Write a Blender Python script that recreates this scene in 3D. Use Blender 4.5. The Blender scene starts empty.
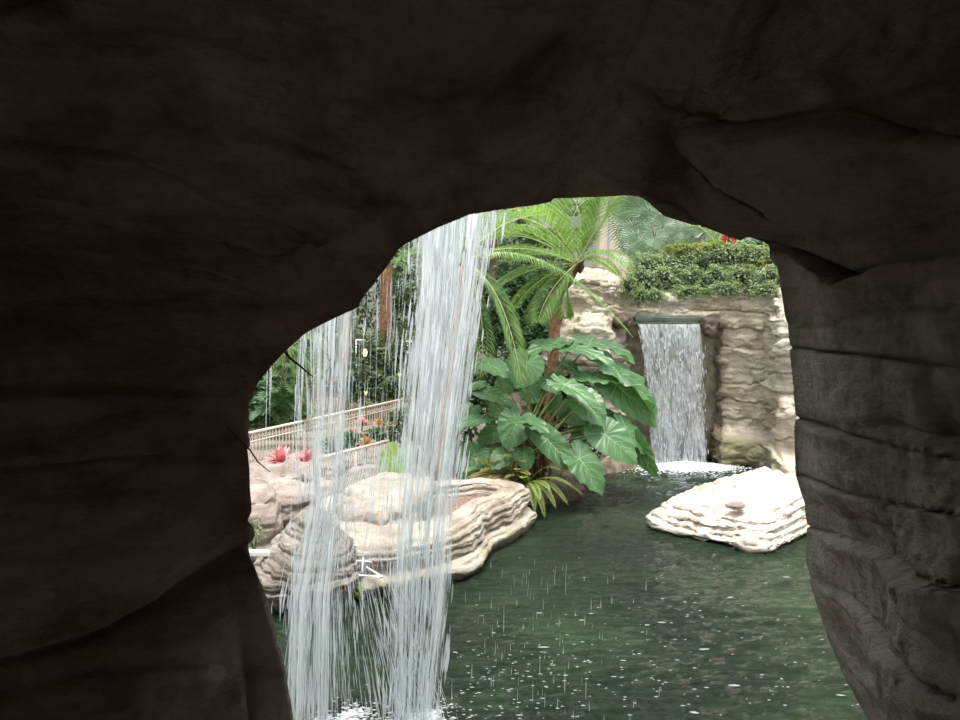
import bpy, math, random
import numpy as np
from mathutils import Vector, Matrix, noise
random.seed(7); rng = np.random.default_rng(7)
SC = bpy.context.scene; COL = SC.collection
LIGHT_HOLE = .48; H = 3.6; PITCH = math.atan(70/800.0); CP, SP = math.cos(PITCH), math.sin(PITCH)

# ---------------------------------------------------------------- placing helpers
def pt(x, y, Y):
    a = (x-480)/800.0; b = (360-y)/800.0
    d = (a, CP + SP*b, -SP + CP*b); k = Y/d[1]
    return Vector((d[0]*k, Y, H + d[2]*k))
def Yw(y, z=0.0):
    b = (360-y)/800.0
    return (H-z)*(CP+SP*b)/(SP-CP*b)
def wat(x, y, z=0.0): return pt(x, y, Yw(y, z))
def xat(px, Y, z): return (px-480)/800.0*(Y*CP-(z-H)*SP)
def smooth(a, b, x):
    t = np.clip((x-a)/(b-a), 0, 1); return t*t*(3-2*t)
def nz(v, s=1.0, o=0.0): return noise.noise(Vector((v[0]*s+o, v[1]*s+o*.7, v[2]*s-o)))
def fbm(v, s=1.0, o=0.0, octv=4): return noise.fractal(Vector((v[0]*s+o, v[1]*s+o*.7, v[2]*s-o)), 1.0, 2.1, octv)
def nfield(P, s=1.0, o=0.0, octv=4, sz=1.0):
    return np.array([fbm((p[0], p[1], p[2]*sz), s, o, octv) for p in P])
def h1(k, s=0): return (np.sin(k*12.9898+s*78.233)*43758.5453) % 1.0
def strata(z, th, seed=0, p=4):
    q = z/th; k = np.floor(q); f = q-k
    a = 0.5+0.0*q
    pl = 1-np.abs(2*f-1)**p
    return pl*(0.45+0.55*h1(k, seed))

# ---------------------------------------------------------------- objects
def tag(o, label=None, cat=None, group=None, kind=None):
    if label: o['label'] = label
    if cat: o['category'] = cat
    if group: o['group'] = group
    if kind: o['kind'] = kind
    return o
def empty(name, loc):
    o = bpy.data.objects.new(name, None); COL.objects.link(o); o.location = loc; o.empty_display_size = .1; return o
def link(name, me, mat, parent=None, smoothed=True):
    if mat: me.materials.append(mat)
    if smoothed and len(me.polygons): me.polygons.foreach_set('use_smooth', [True]*len(me.polygons))
    o = bpy.data.objects.new(name, me); COL.objects.link(o)
    if parent is not None:
        o.parent = parent
        # meshes are in world coordinates; a sub-part's parent already sits at the world origin
        if parent.parent is None: o.matrix_parent_inverse = Matrix.Translation(-Vector(parent.location))
    return o
class MB:
    def __init__(s): s.v = []; s.f = []; s.uv = None
    def add(s, vs, fs):
        n = len(s.v); s.v.extend([tuple(v) for v in vs]); s.f.extend([tuple(i+n for i in f) for f in fs])
    def build(s, name, mat, parent=None, sm=True):
        me = bpy.data.meshes.new(name); me.from_pydata(s.v, [], s.f); me.update()
        return link(name, me, mat, parent, sm)
    def tube(s, pts, rad, n=6, cap=True):
        pts = [Vector(p) for p in pts]; m = len(pts)
        if not hasattr(rad, '__len__'): rad = [rad]*m
        vs = []; up = None
        for i, p in enumerate(pts):
            t = (pts[min(i+1, m-1)]-pts[max(i-1, 0)]).normalized()
            if up is None:
                up = Vector((0, 0, 1)) if abs(t.z) < .9 else Vector((1, 0, 0))
            a = t.cross(up).normalized(); b = a.cross(t).normalized(); up = b
            for k in range(n):
                w = 2*math.pi*k/n; vs.append(p+(a*math.cos(w)+b*math.sin(w))*rad[i])
        fs = []
        for i in range(m-1):
            for k in range(n):
                fs.append((i*n+k, i*n+(k+1) % n, (i+1)*n+(k+1) % n, (i+1)*n+k))
        if cap: fs.append(tuple(range(n-1, -1, -1))); fs.append(tuple((m-1)*n+k for k in range(n)))
        s.add(vs, fs)
    def box(s, c, d, rz=0):
        c = Vector(c); R = Matrix.Rotation(rz, 3, 'Z'); vs = []
        for i in (-1, 1):
            for j in (-1, 1):
                for k in (-1, 1): vs.append(c+R@Vector((i*d[0]/2, j*d[1]/2, k*d[2]/2)))
        s.add(vs, [(0,1,3,2),(4,6,7,5),(0,4,5,1),(2,3,7,6),(0,2,6,4),(1,5,7,3)])
def grid_mesh(name, P, nu, nv, mat, wrap=False, parent=None, attr=None, uv=None):
    """P: (nv*nu,3), row major: v rows of nu."""
    f = []
    nuu = nu if wrap else nu-1
    i, j = np.meshgrid(np.arange(nv-1), np.arange(nuu), indexing='ij')
    j2 = (j+1) % nu
    F = np.stack([i*nu+j, i*nu+j2, (i+1)*nu+j2, (i+1)*nu+j], -1).reshape(-1, 4)
    me = bpy.data.meshes.new(name); me.from_pydata(P.tolist(), [], F.tolist()); me.update()
    if attr:
        for k, val in attr.items():
            a = me.attributes.new(k, 'FLOAT', 'POINT'); a.data.foreach_set('value', val.astype(np.float32))
    if uv is not None:
        l = me.uv_layers.new(name='UVMap'); li = np.zeros(len(me.loops), dtype=np.int32)
        me.loops.foreach_get('vertex_index', li); l.data.foreach_set('uv', uv[li].astype(np.float32).ravel())
    return link(name, me, mat, parent)

# ---------------------------------------------------------------- materials
def newmat(name):
    m = bpy.data.materials.new(name); m.use_nodes = True; nt = m.node_tree
    for n in list(nt.nodes): nt.nodes.remove(n)
    out = nt.nodes.new('ShaderNodeOutputMaterial'); return m, nt, out
def N(nt, t, **kw):
    n = nt.nodes.new(t)
    for k, v in kw.items():
        if k in n.inputs: n.inputs[k].default_value = v
        else: setattr(n, k, v)
    return n
def ramp(nt, src, stops):
    r = nt.nodes.new('ShaderNodeValToRGB'); e = r.color_ramp.elements
    while len(e) < len(stops): e.new(.5)
    for i, (p, c) in enumerate(stops): e[i].position = p; e[i].color = (c[0], c[1], c[2], 1)
    nt.links.new(src, r.inputs['Fac']); return r.outputs['Color']
def mixc(nt, fac, a, b, mode='MIX'):
    m = nt.nodes.new('ShaderNodeMix'); m.data_type = 'RGBA'; m.blend_type = mode
    for sock, v in ((m.inputs[0], fac), (m.inputs[6], a), (m.inputs[7], b)):
        if isinstance(v, (int, float)): sock.default_value = v
        elif isinstance(v, tuple): sock.default_value = (v[0], v[1], v[2], 1)
        else: nt.links.new(v, sock)
    return m.outputs[2]
def tex(nt, scale, detail=6, rough=.6, stretch=(1, 1, 1), dist=0.0):
    g = nt.nodes.new('ShaderNodeNewGeometry'); mp = N(nt, 'ShaderNodeMapping'); mp.inputs['Scale'].default_value = stretch
    nt.links.new(g.outputs['Position'], mp.inputs['Vector'])
    n = N(nt, 'ShaderNodeTexNoise'); n.inputs['Scale'].default_value = scale; n.inputs['Detail'].default_value = detail
    n.inputs['Roughness'].default_value = rough; n.inputs['Distortion'].default_value = dist
    nt.links.new(mp.outputs[0], n.inputs['Vector']); return n.outputs['Fac']
def rockmat(name, c1, c2, c3, scale=1.5, bump=.35, bscale=14, crack=0.5, wet=None, moss=None, rough=.85, vein=(1, 1, 7)):
    m, nt, out = newmat(name)
    base = ramp(nt, tex(nt, scale, 8, .65), [(.3, c1), (.5, c2), (.72, c3)])
    streak = ramp(nt, tex(nt, scale*1.6, 8, .7, vein, .4), [(.38, (.45, .42, .38)), (.55, (1, 1, 1))])
    base = mixc(nt, crack, base, streak, 'MULTIPLY')
    speck = ramp(nt, tex(nt, 38, 4, .7), [(.3, (.6, .6, .6)), (.5, (1, 1, 1))])
    base = mixc(nt, .5, base, speck, 'MULTIPLY')
    rv = rough
    p = N(nt, 'ShaderNodeBsdfPrincipled')
    if moss:
        a = N(nt, 'ShaderNodeAttribute', attribute_name='moss'); base = mixc(nt, a.outputs['Fac'], base, moss)
    if wet:
        a = N(nt, 'ShaderNodeAttribute', attribute_name='wet')
        base = mixc(nt, a.outputs['Fac'], base, mixc(nt, .85, base, wet, 'MULTIPLY'))
    nt.links.new(base, p.inputs['Base Color']); p.inputs['Roughness'].default_value = rv
    b = N(nt, 'ShaderNodeBump'); b.inputs['Strength'].default_value = bump; b.inputs['Distance'].default_value = .05
    nt.links.new(tex(nt, bscale, 10, .7, (1, 1, 1.8)), b.inputs['Height']); nt.links.new(b.outputs[0], p.inputs['Normal'])
    nt.links.new(p.outputs[0], out.inputs[0]); return m
def plain(name, c, rough=.6, metal=0, var=0, nscale=5):
    m, nt, out = newmat(name); p = N(nt, 'ShaderNodeBsdfPrincipled', Roughness=rough, Metallic=metal)
    f = tex(nt, nscale, 5, .6)
    lo = tuple(max(0, v*(1-var)) for v in c); hi = tuple(v*(1+var) for v in c)
    nt.links.new(ramp(nt, f, [(.35, lo), (.65, hi)]), p.inputs['Base Color']); nt.links.new(p.outputs[0], out.inputs[0]); return m
def leafmat(name, cols, trans=.35, rough=.35, spec=.5, nscale=1.5):
    m, nt, out = newmat(name); g = nt.nodes.new('ShaderNodeNewGeometry')
    n = len(cols); c = ramp(nt, g.outputs['Random Per Island'], [(i/max(1, n-1), cc) for i, cc in enumerate(cols)])
    c = mixc(nt, .5, c, ramp(nt, tex(nt, nscale, 4), [(.3, (.6, .6, .55)), (.7, (1.25, 1.2, 1.1))]), 'MULTIPLY')
    p = N(nt, 'ShaderNodeBsdfPrincipled', Roughness=rough); p.inputs['Specular IOR Level'].default_value = spec
    t = nt.nodes.new('ShaderNodeBsdfTranslucent'); nt.links.new(c, p.inputs['Base Color'])
    nt.links.new(mixc(nt, 1, c, (1.25, 1.35, .6), 'MULTIPLY'), t.inputs['Color'])
    x = nt.nodes.new('ShaderNodeMixShader'); x.inputs[0].default_value = trans
    nt.links.new(p.outputs[0], x.inputs[1]); nt.links.new(t.outputs[0], x.inputs[2]); nt.links.new(x.outputs[0], out.inputs[0]); return m
M = {}
def cavemat():
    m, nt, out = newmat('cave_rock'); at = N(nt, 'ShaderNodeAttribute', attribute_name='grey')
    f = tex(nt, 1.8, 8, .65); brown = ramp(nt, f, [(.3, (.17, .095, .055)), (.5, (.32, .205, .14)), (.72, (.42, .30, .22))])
    grey = ramp(nt, f, [(.3, (.36, .31, .26)), (.5, (.54, .485, .42)), (.72, (.66, .61, .55))])  # grey stone, made paler to carry the light falling on it
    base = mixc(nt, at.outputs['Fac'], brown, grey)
    base = mixc(nt, .55, base, ramp(nt, tex(nt, 2.6, 8, .72, (1, 1, 4), .5), [(.36, (.35, .32, .3)), (.52, (1, 1, 1))]), 'MULTIPLY')
    base = mixc(nt, .6, base, ramp(nt, tex(nt, 1.3, 5, .6, (1, 1, 1), 1.0), [(.4, (.35, .31, .29)), (.5, (1, 1, 1))]), 'MULTIPLY')
    base = mixc(nt, .5, base, ramp(nt, tex(nt, 30, 4, .7), [(.3, (.55, .55, .55)), (.5, (1, 1, 1))]), 'MULTIPLY')
    p = N(nt, 'ShaderNodeBsdfPrincipled', Roughness=.85); nt.links.new(base, p.inputs['Base Color'])
    b = N(nt, 'ShaderNodeBump'); b.inputs['Strength'].default_value = 1; b.inputs['Distance'].default_value = .05
    nt.links.new(tex(nt, 8, 10, .7, (1, 1, 1.8)), b.inputs['Height']); nt.links.new(b.outputs[0], p.inputs['Normal'])
    nt.links.new(p.outputs[0], out.inputs[0]); return m
M['cave'] = cavemat()
M['cliff'] = rockmat('cliff_rock', (.33, .27, .19), (.52, .46, .36), (.68, .63, .54), .9, .6, 9, .55, wet=(.22, .16, .11), moss=(.19, .17, .07))
M['pale'] = rockmat('pale_rock', (.26, .2, .145), (.45, .385, .31), (.6, .54, .47), 1.6, .7, 12, .5, wet=(.3, .22, .16), moss=(.2, .22, .05))
M['island'] = rockmat('island_rock', (.5, .40, .31), (.70, .63, .55), (.82, .78, .72), 1.8, .8, 12, .45, wet=(.2, .12, .08), moss=(.2, .2, .05))
M['grey'] = rockmat('grey_rock', (.15, .125, .10), (.28, .245, .205), (.43, .39, .34), 1.8, .9, 14, .7, wet=(.25, .2, .16), moss=(.2, .22, .05))
M['pink'] = rockmat('pink_rock', (.2, .15, .12), (.33, .265, .23), (.45, .385, .34), 1.6, .5, 14, .4, wet=(.25, .2, .16), moss=(.2, .22, .05))
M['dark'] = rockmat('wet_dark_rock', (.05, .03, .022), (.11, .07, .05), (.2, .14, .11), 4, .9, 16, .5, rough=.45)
M['soil'] = plain('brown_soil', (.2, .13, .1), .95, 0, .5, 25)
M['ground'] = plain('ground_earth', (.16, .13, .09), .95, 0, .5, 6)
M['bed'] = plain('pool_bed', (.05, .07, .05), .9, 0, .4, 2)
M['beige'] = plain('beige_plaster', (.62, .52, .43), .8, 0, .06, 2)
M['wallback'] = plain('grey_plaster', (.36, .37, .34), .8, 0, .12, 1)
M['glass'] = plain('window_glass', (.05, .06, .06), .1, 0, .2, 1)
M['rail'] = plain('cream_painted_metal', (.66, .58, .47), .4, 0, .05, 3)
M['white'] = plain('white_painted_metal', (.82, .82, .8), .4, 0, .04, 3)
M['walk'] = plain('walkway_paving', (.24, .2, .165), .9, 0, .15, 4)
M['trunk'] = plain('palm_trunk_bark', (.33, .165, .095), .9, 0, .45, 9)
M['stem'] = plain('leaf_stalk', (.16, .2, .06), .5, 0, .3, 6)
M['root'] = plain('brown_dead_stalks', (.17, .09, .05), .9, 0, .5, 12)
M['twig'] = plain('dark_twig', (.03, .022, .016), .8, 0, .2, 12)
M['ear'] = leafmat('elephant_ear_leaf', [(.11, .24, .10), (.17, .35, .15), (.07, .17, .07), (.21, .39, .19)], .3, .35, .45)
M['vein'] = leafmat('leaf_vein', [(.3, .45, .2), (.36, .5, .26)], .2, .4)
M['palmy'] = leafmat('sunlit_palm_leaflet', [(.13, .27, .05), (.2, .36, .08), (.08, .19, .04), (.42, .52, .28), (.1, .22, .05)], .45, .35)
M['palmg'] = leafmat('green_palm_leaflet', [(.1, .2, .06), (.17, .29, .1), (.26, .36, .16)], .4, .35)
M['fan'] = leafmat('blue_green_fan_leaflet', [(.13, .21, .12), (.22, .31, .2), (.08, .15, .08)], .3, .35)
M['rachis'] = plain('pale_frond_stem', (.45, .5, .22), .5, 0, .15, 6)
M['hedge'] = leafmat('hedge_leaf', [(.15, .22, .12), (.25, .34, .2), (.42, .48, .3), (.18, .27, .15)], .42, .35)
M['hedgey'] = leafmat('yellow_hedge_leaf', [(.28, .32, .08), (.36, .38, .12), (.2, .27, .08)], .4, .4)
M['shrub'] = leafmat('dark_shrub_leaf', [(.035, .09, .04), (.06, .14, .055), (.12, .22, .1), (.03, .07, .03)], .3, .4)
M['tree'] = leafmat('far_tree_leaf', [(.1, .16, .08), (.17, .24, .13), (.06, .1, .05)], .3, .45)
M['fern'] = leafmat('fern_leaflet', [(.3, .4, .1), (.42, .5, .16), (.2, .32, .08)], .45, .4)
M['ferndry'] = leafmat('dry_fern_leaflet', [(.4, .3, .14), (.3, .2, .09), (.42, .4, .16)], .3, .6)
M['core'] = plain('shrub_shade_core', (.02, .035, .015), .95, 0, .4, 8)  # near-black colour for the shade deep inside shrubs
M['pinkf'] = leafmat('pink_flower', [(.75, .27, .33), (.82, .42, .46), (.6, .18, .25)], .08, .5)
M['redf'] = leafmat('red_flower', [(.6, .07, .05), (.7, .15, .08)], .3, .5)
M['orangef'] = leafmat('orange_leaf', [(.65, .25, .1), (.6, .35, .12), (.4, .2, .1)], .3, .5)
M['whitef'] = leafmat('white_flower', [(.85, .85, .75), (.8, .82, .6)], .3, .5)
M['lime'] = leafmat('lime_leaf', [(.2, .33, .07), (.25, .37, .1)], .4, .4)
m, nt, out = newmat('warm_lamp_glass'); e = N(nt, 'ShaderNodeEmission', Strength=3.0); e.inputs[0].default_value = (1, .62, .2, 1); nt.links.new(e.outputs[0], out.inputs[0]); M['lamp'] = m

def watermat():
    m, nt, out = newmat('green_pool_water'); p = N(nt, 'ShaderNodeBsdfPrincipled', Roughness=.02, IOR=1.33)
    c = ramp(nt, tex(nt, .35, 4, .6), [(.32, (.005, .011, .006)), (.5, (.013, .027, .013)), (.7, (.038, .068, .030))])
    nt.links.new(c, p.inputs['Base Color']); p.inputs['Specular IOR Level'].default_value = .5
    b = N(nt, 'ShaderNodeBump'); b.inputs['Strength'].default_value = 1.0; b.inputs['Distance'].default_value = .13
    nt.links.new(tex(nt, 4.5, 7, .66, (1, 1.9, 1), .8), b.inputs['Height']); nt.links.new(b.outputs[0], p.inputs['Normal'])
    nt.links.new(p.outputs[0], out.inputs[0]); return m
M['water'] = watermat()
def fallmat(name, amt, su, sv, lo, hi, col=(.97, .98, 1)):
    """a falling sheet of aerated water: real sheet, broken into vertical streaks of clear and white water"""
    m, nt, out = newmat(name)
    uv = nt.nodes.new('ShaderNodeUVMap'); mp = N(nt, 'ShaderNodeMapping'); mp.inputs['Scale'].default_value = (su, sv, 1)
    nt.links.new(uv.outputs[0], mp.inputs[0]); n = N(nt, 'ShaderNodeTexNoise', Scale=1.0, Detail=6.0, Roughness=.65); nt.links.new(mp.outputs[0], n.inputs['Vector'])
    r = ramp(nt, n.outputs['Fac'], [(lo, (0, 0, 0)), (hi, (1, 1, 1))])
    mul = N(nt, 'ShaderNodeMath', operation='MULTIPLY'); nt.links.new(r, mul.inputs[0])
    at = N(nt, 'ShaderNodeAttribute', attribute_name='dens'); m2 = N(nt, 'ShaderNodeMath', operation='MULTIPLY'); m2.inputs[1].default_value = amt
    nt.links.new(at.outputs['Fac'], m2.inputs[0]); nt.links.new(m2.outputs[0], mul.inputs[1])
    p = N(nt, 'ShaderNodeBsdfPrincipled', Roughness=.35); p.inputs['Base Color'].default_value = (*col, 1)
    t = nt.nodes.new('ShaderNodeBsdfTranslucent'); t.inputs[0].default_value = (*col, 1)
    a = nt.nodes.new('ShaderNodeMixShader'); a.inputs[0].default_value = .8
    nt.links.new(p.outputs[0], a.inputs[1]); nt.links.new(t.outputs[0], a.inputs[2])
    tr = nt.nodes.new('ShaderNodeBsdfTransparent'); tr.inputs[0].default_value = (.97, .985, .98, 1)
    b = nt.nodes.new('ShaderNodeMixShader'); nt.links.new(mul.outputs[0], b.inputs[0]); nt.links.new(tr.outputs[0], b.inputs[1]); nt.links.new(a.outputs[0], b.inputs[2])
    nt.links.new(b.outputs[0], out.inputs[0]); return m
def foammat(name, al=1.0, tr_=.4):
    m, nt, out = newmat(name); p = N(nt, 'ShaderNodeBsdfPrincipled', Roughness=.4); p.inputs['Base Color'].default_value = (.92, .95, .98, 1)
    t = nt.nodes.new('ShaderNodeBsdfTranslucent'); t.inputs[0].default_value = (.92, .95, .98, 1)
    a = nt.nodes.new('ShaderNodeMixShader'); a.inputs[0].default_value = tr_
    nt.links.new(p.outputs[0], a.inputs[1]); nt.links.new(t.outputs[0], a.inputs[2])
    tp = nt.nodes.new('ShaderNodeBsdfTransparent'); b = nt.nodes.new('ShaderNodeMixShader'); b.inputs[0].default_value = al
    nt.links.new(tp.outputs[0], b.inputs[1]); nt.links.new(a.outputs[0], b.inputs[2]); nt.links.new(b.outputs[0], out.inputs[0]); return m
M['sheet'] = fallmat('falling_water_sheet', .95, 15, 1.5, .45, .60)
M['sheetfar'] = fallmat('far_falling_water_sheet', 1.0, 22, 7, .36, .56)
M['strand'] = foammat('water_strand', .45, .8)
M['foam'] = foammat('white_foam', .95, .3)
M['foamthin'] = foammat('thin_foam', .4, .3)

# ================================================================= CAVE
CEN = pt(530, 480, 2.45)
rim = [(290,720,2.3),(281,670,2.3),(266,610,2.3),(253,560,2.3),(249,520,2.3),(248,470,2.3),(245,430,2.3),(248,402,2.32),(262,375,2.35),(285,350,2.4),(307,332,2.42),(331,321,2.45),(358,309,2.5),(369,294,2.5),
 (386,272,2.52),(401,250,2.55),(412,242,2.6),(441,227,2.65),(470,214,2.7),(500,210,2.72),(530,205,2.75),(553,200,2.8),(575,199,2.85),(600,197,2.9),(628,195,2.9),(641,197,2.85),(651,204,2.8),(664,215,2.75),(690,223,2.7),
 (720,233,2.65),(745,242,2.6),(768,249,2.6),(781,264,2.55),(787,300,2.5),(792,350,2.5),(796,395,2.5),(798,440,2.5),(797,470,2.5),(803,500,2.5),(808,535,2.5),(806,560,2.5),(812,590,2.48),(824,630,2.45),(843,675,2.4),(868,722,2.4),
 (905,790,2.35),(880,850,2.3),(760,872,2.3),(620,878,2.3),(500,880,2.3),(400,876,2.3),(330,860,2.3),(300,800,2.3)]
rim.reverse()   # clockwise or not does not matter
rimp = []
for i, a in enumerate(rim):
    b = rim[(i+1) % len(rim)]; L = math.hypot(b[0]-a[0], b[1]-a[1]); k = max(2, int(L/2.1))
    for j in range(k):
        t = j/k; rimp.append(pt(a[0]+(b[0]-a[0])*t, a[1]+(b[1]-a[1])*t, a[2]+(b[2]-a[2])*t))
R = np.array(rimp); NU = len(R)
kern = np.ones(3)/3
for c in range(3): R[:, c] = np.convolve(np.concatenate([R[-1:, c], R[:, c], R[:1, c]]), kern, 'valid')
dirx = R[:, 0]-CEN.x; dirz = R[:, 2]-CEN.z; L = np.hypot(dirx, dirz); dirx /= L; dirz /= L
wl = np.clip(-dirx, 0, 1)**2; wr = np.clip(dirx, 0, 1)**2; wt = np.clip(dirz, 0, 1)**2; wb = np.clip(-dirz, 0, 1)**2
ts = np.concatenate([-np.linspace(1, 0.03, 34)**1.0*1.25, np.linspace(0, 1, 290)**1.2*2.1, 2.1+np.linspace(.03, 1, 60)*5.2]); NV = len(ts)
def expand(t):
    if t >= 0:
        l = .98*(1-math.exp(-t/.42))+.10*t; r = .015*(1-math.exp(-t/.05))-.12*min(t, 1.0)+.5*max(0, t-1.0)**1.5/(1+.3*t); u = .95*(1-math.exp(-t/.75))+.05*t; d = .03*(1-math.exp(-t/.2))
    else:
        a = -t; e = .62*a+2.3*max(0, a-.55)**1.5*2.2; l = r = e; u = e*1.15; d = e*2.2
    return l, r, u, d
P = np.zeros((NV, NU, 3))
for i, t in enumerate(ts):
    l, r, u, d = expand(float(t)); e = l*wl+r*wr+u*wt+d*wb
    P[i, :, 0] = R[:, 0]+dirx*e; P[i, :, 2] = R[:, 2]+dirz*e; P[i, :, 1] = R[:, 1]-t
# flatten the floor
fl = P[:, :, 2] < 1.42
# normals
def gnormals(P):
    du = np.roll(P, -1, 1)-np.roll(P, 1, 1); dv = np.gradient(P, axis=0)
    n = np.cross(du, dv); n /= np.linalg.norm(n, axis=2, keepdims=True)+1e-9; return n
Nn = gnormals(P)
cvec = np.stack([CEN.x-P[:, :, 0], np.zeros_like(P[:, :, 0]), CEN.z-P[:, :, 2]], -1)
sgn = np.sign((Nn*cvec).sum(2, keepdims=True)); Nn = Nn*sgn   # toward the middle of the passage
T = np.repeat(ts[:, None], NU, 1)
fade = smooth(0, .22, np.abs(T)); fade = .12+.88*fade
side = np.clip((wl+wr+.35*wt)*1.0, 0, 1)[None, :]
Q = P.reshape(-1, 3)
n1 = nfield(Q, .9, 3.1, 3).reshape(NV, NU); n2 = nfield(Q, 3.2, 7.7, 5).reshape(NV, NU); n3 = nfield(Q, 11, 1.7, 4, 1.6).reshape(NV, NU)
zz = P[:, :, 2]+.10*n1+.12*P[:, :, 1]*np.sign(P[:, :, 0])*.6+.03*n2
st = strata(zz, .31, 5, 10)
disp = n1*.13+n2*.045+n3*.014+(st-.6)*.05*side
disp *= fade
disp *= np.where((T > 0) & (wr[None, :] > .3), .35+.65*smooth(.1, .8, T), 1)
disp = np.where(T < 0, np.minimum(disp, 0)-.02*smooth(0, .2, -T), disp)
floorw = wb[None, :]*smooth(.25, .8, wb[None, :])
disp *= (1-.8*floorw*(T > 0))
# cracks and ledges that the rock shows
cam_y = P[:, :, 1]; dep = P[:, :, 1]*CP-(P[:, :, 2]-H)*SP
ux = 480+800*P[:, :, 0]/np.maximum(dep, .05); uy = 360-800*((P[:, :, 2]-H)*CP+P[:, :, 1]*SP)/np.maximum(dep, .05)
vis = (dep > .3) & (T > -.02)
cracks = [([(-60,130),(0,140),(50,150),(120,165),(180,185),(215,205),(250,215),(305,240)],7,.05,-.045),
 ([(-60,190),(0,197),(60,210),(120,222),(170,238),(245,250)],4,.04,-.035),
 ([(-60,246),(0,250),(60,257),(130,265),(190,275),(240,287)],4,.05,-.05),
 ([(40,0),(70,18),(110,42),(150,50)],7,.05,0), ([(-40,384),(60,388),(140,388),(225,392)],5,.04,.025),
 ([(-60,474),(0,467),(100,458),(200,455),(222,452)],4,.045,-.035), ([(-60,672),(0,660),(60,645),(100,630),(150,603),(200,575),(250,548)],6,.07,-.06),
 ([(215,400),(216,440),(221,475),(236,505),(247,520)],5,.03,0),([(228,560),(240,620),(246,680),(250,730)],5,.03,.02),
 ([(785,346),(827,352),(893,359),(1000,372)],2.0,.035,.012), ([(797,418),(840,433),(893,447),(1000,464)],2.2,.04,.02),
 ([(800,475),(840,493),(907,507),(1000,522)],2.0,.035,.012), ([(804,525),(847,547),(907,573),(1000,597)],2.6,.045,.03),
 ([(808,575),(850,607),(900,640),(1000,685)],2.4,.035,.02), ([(820,625),(860,672),(910,720)],2.2,.03,.015),
 ([(641,10),(600,90),(570,150),(556,190)],5,.04,.05), ([(640,190),(676,205),(700,225)],3,.03,.03), ([(700,120),(740,130),(830,118),(900,140)],6,.05,.03),
 ([(745,243),(790,250),(850,277),(905,262),(1000,250)],6,.06,.035), ([(690,160),(720,195),(760,215)],5,.03,-.02), ([(330,230),(400,190),(470,130),(520,70)],6,.03,.03),
 ([(235,120),(300,150),(360,165)],4,.03,0)]
for pts, w, dpt, step in cracks:
    best = np.full(ux.shape, 1e9); sd = np.zeros(ux.shape); along = np.zeros(ux.shape)
    for (ax, ay), (bx, by) in zip(pts[:-1], pts[1:]):
        vx, vy = bx-ax, by-ay; LL = vx*vx+vy*vy
        tt = np.clip(((ux-ax)*vx+(uy-ay)*vy)/LL, 0, 1); dx = ux-ax-tt*vx; dy = uy-ay-tt*vy; dd = np.hypot(dx, dy)
        s = np.sign(vx*dy-vy*dx); mm = dd < best; best = np.where(mm, dd, best); sd = np.where(mm, s, sd)
    best2 = best+6*n2*0
    lf = pts[0][0] < 400; w = w*(1.1 if lf else .6); dpt = dpt*(1.9 if lf else 2.0); step = step*(2.0 if lf else 1.1); wob = w*(1+.8*n2)
    g = np.exp(-(best2/np.maximum(wob, 1))**2)
    disp -= vis*g*dpt*np.minimum(1, fade+.1)*(.7+.5*np.clip(n1*2, -1, 1))
    disp += vis*step*np.tanh(sd*best/(w*1.5))*np.exp(-best/38.0)*fade
P = P+Nn*disp[..., None]
P[:, :, 2] = np.where((T > .1) & (P[:, :, 2] < 2.05) & (wb[None, :] > .6), np.maximum(P[:, :, 2], 1.9)*.25+1.93*.75, P[:, :, 2])
# split the ring into setting pieces
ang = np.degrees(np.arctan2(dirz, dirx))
GREY_LIT = np.clip(smooth(48, 14, ang)*smooth(-75, -45, ang)+.45*smooth(60, 50, np.abs(ang-75))*.5, 0, 1)[None, :]+0*T  # pillar's grey tone plus the opening's light on it, put into the colour
GREY_LIT = np.clip(GREY_LIT+.55*smooth(2.9, 2.3, P[:, :, 2])*(dirx[None, :] < 0), 0, 1)  # lower left wall paled too, its light put into the colour
def piece(mask, name, label):
    idx = np.where(mask)[0]
    # find contiguous run (circular)
    start = [i for i in idx if not mask[(i-1) % NU]][0]; run = [start]
    while mask[(run[-1]+1) % NU]: run.append((run[-1]+1) % NU)
    run.append((run[-1]+1) % NU)
    Pp = P[:, run, :].reshape(-1, 3)
    o = grid_mesh(name, Pp, len(run), NV, M['cave'], False, None, {'grey': GREY_LIT[:, run].ravel()}); tag(o, label, kind='structure'); return o
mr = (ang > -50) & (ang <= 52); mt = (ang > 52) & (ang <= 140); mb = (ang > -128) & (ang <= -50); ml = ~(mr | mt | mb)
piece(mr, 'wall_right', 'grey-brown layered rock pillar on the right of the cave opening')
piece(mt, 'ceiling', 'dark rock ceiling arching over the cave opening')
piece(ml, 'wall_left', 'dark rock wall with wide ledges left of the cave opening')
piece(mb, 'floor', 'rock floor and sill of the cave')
# unseen rock ring added behind the viewpoint, its hole sized and shifted to light the cave
c0 = P[-1].mean(0)+np.array([-.8, -.3, .7]); rings = [P[-1], c0+(P[-1]-c0)*.75+np.array([0, -.3, 0]), c0+(P[-1]-c0)*LIGHT_HOLE+np.array([0, -.4, 0])]
tag(grid_mesh('wall_back', np.concatenate(rings), NU, 3, M['cave'], True), 'unseen rock ring behind the viewpoint, its hole shaped to light the cave', kind='structure')

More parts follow.
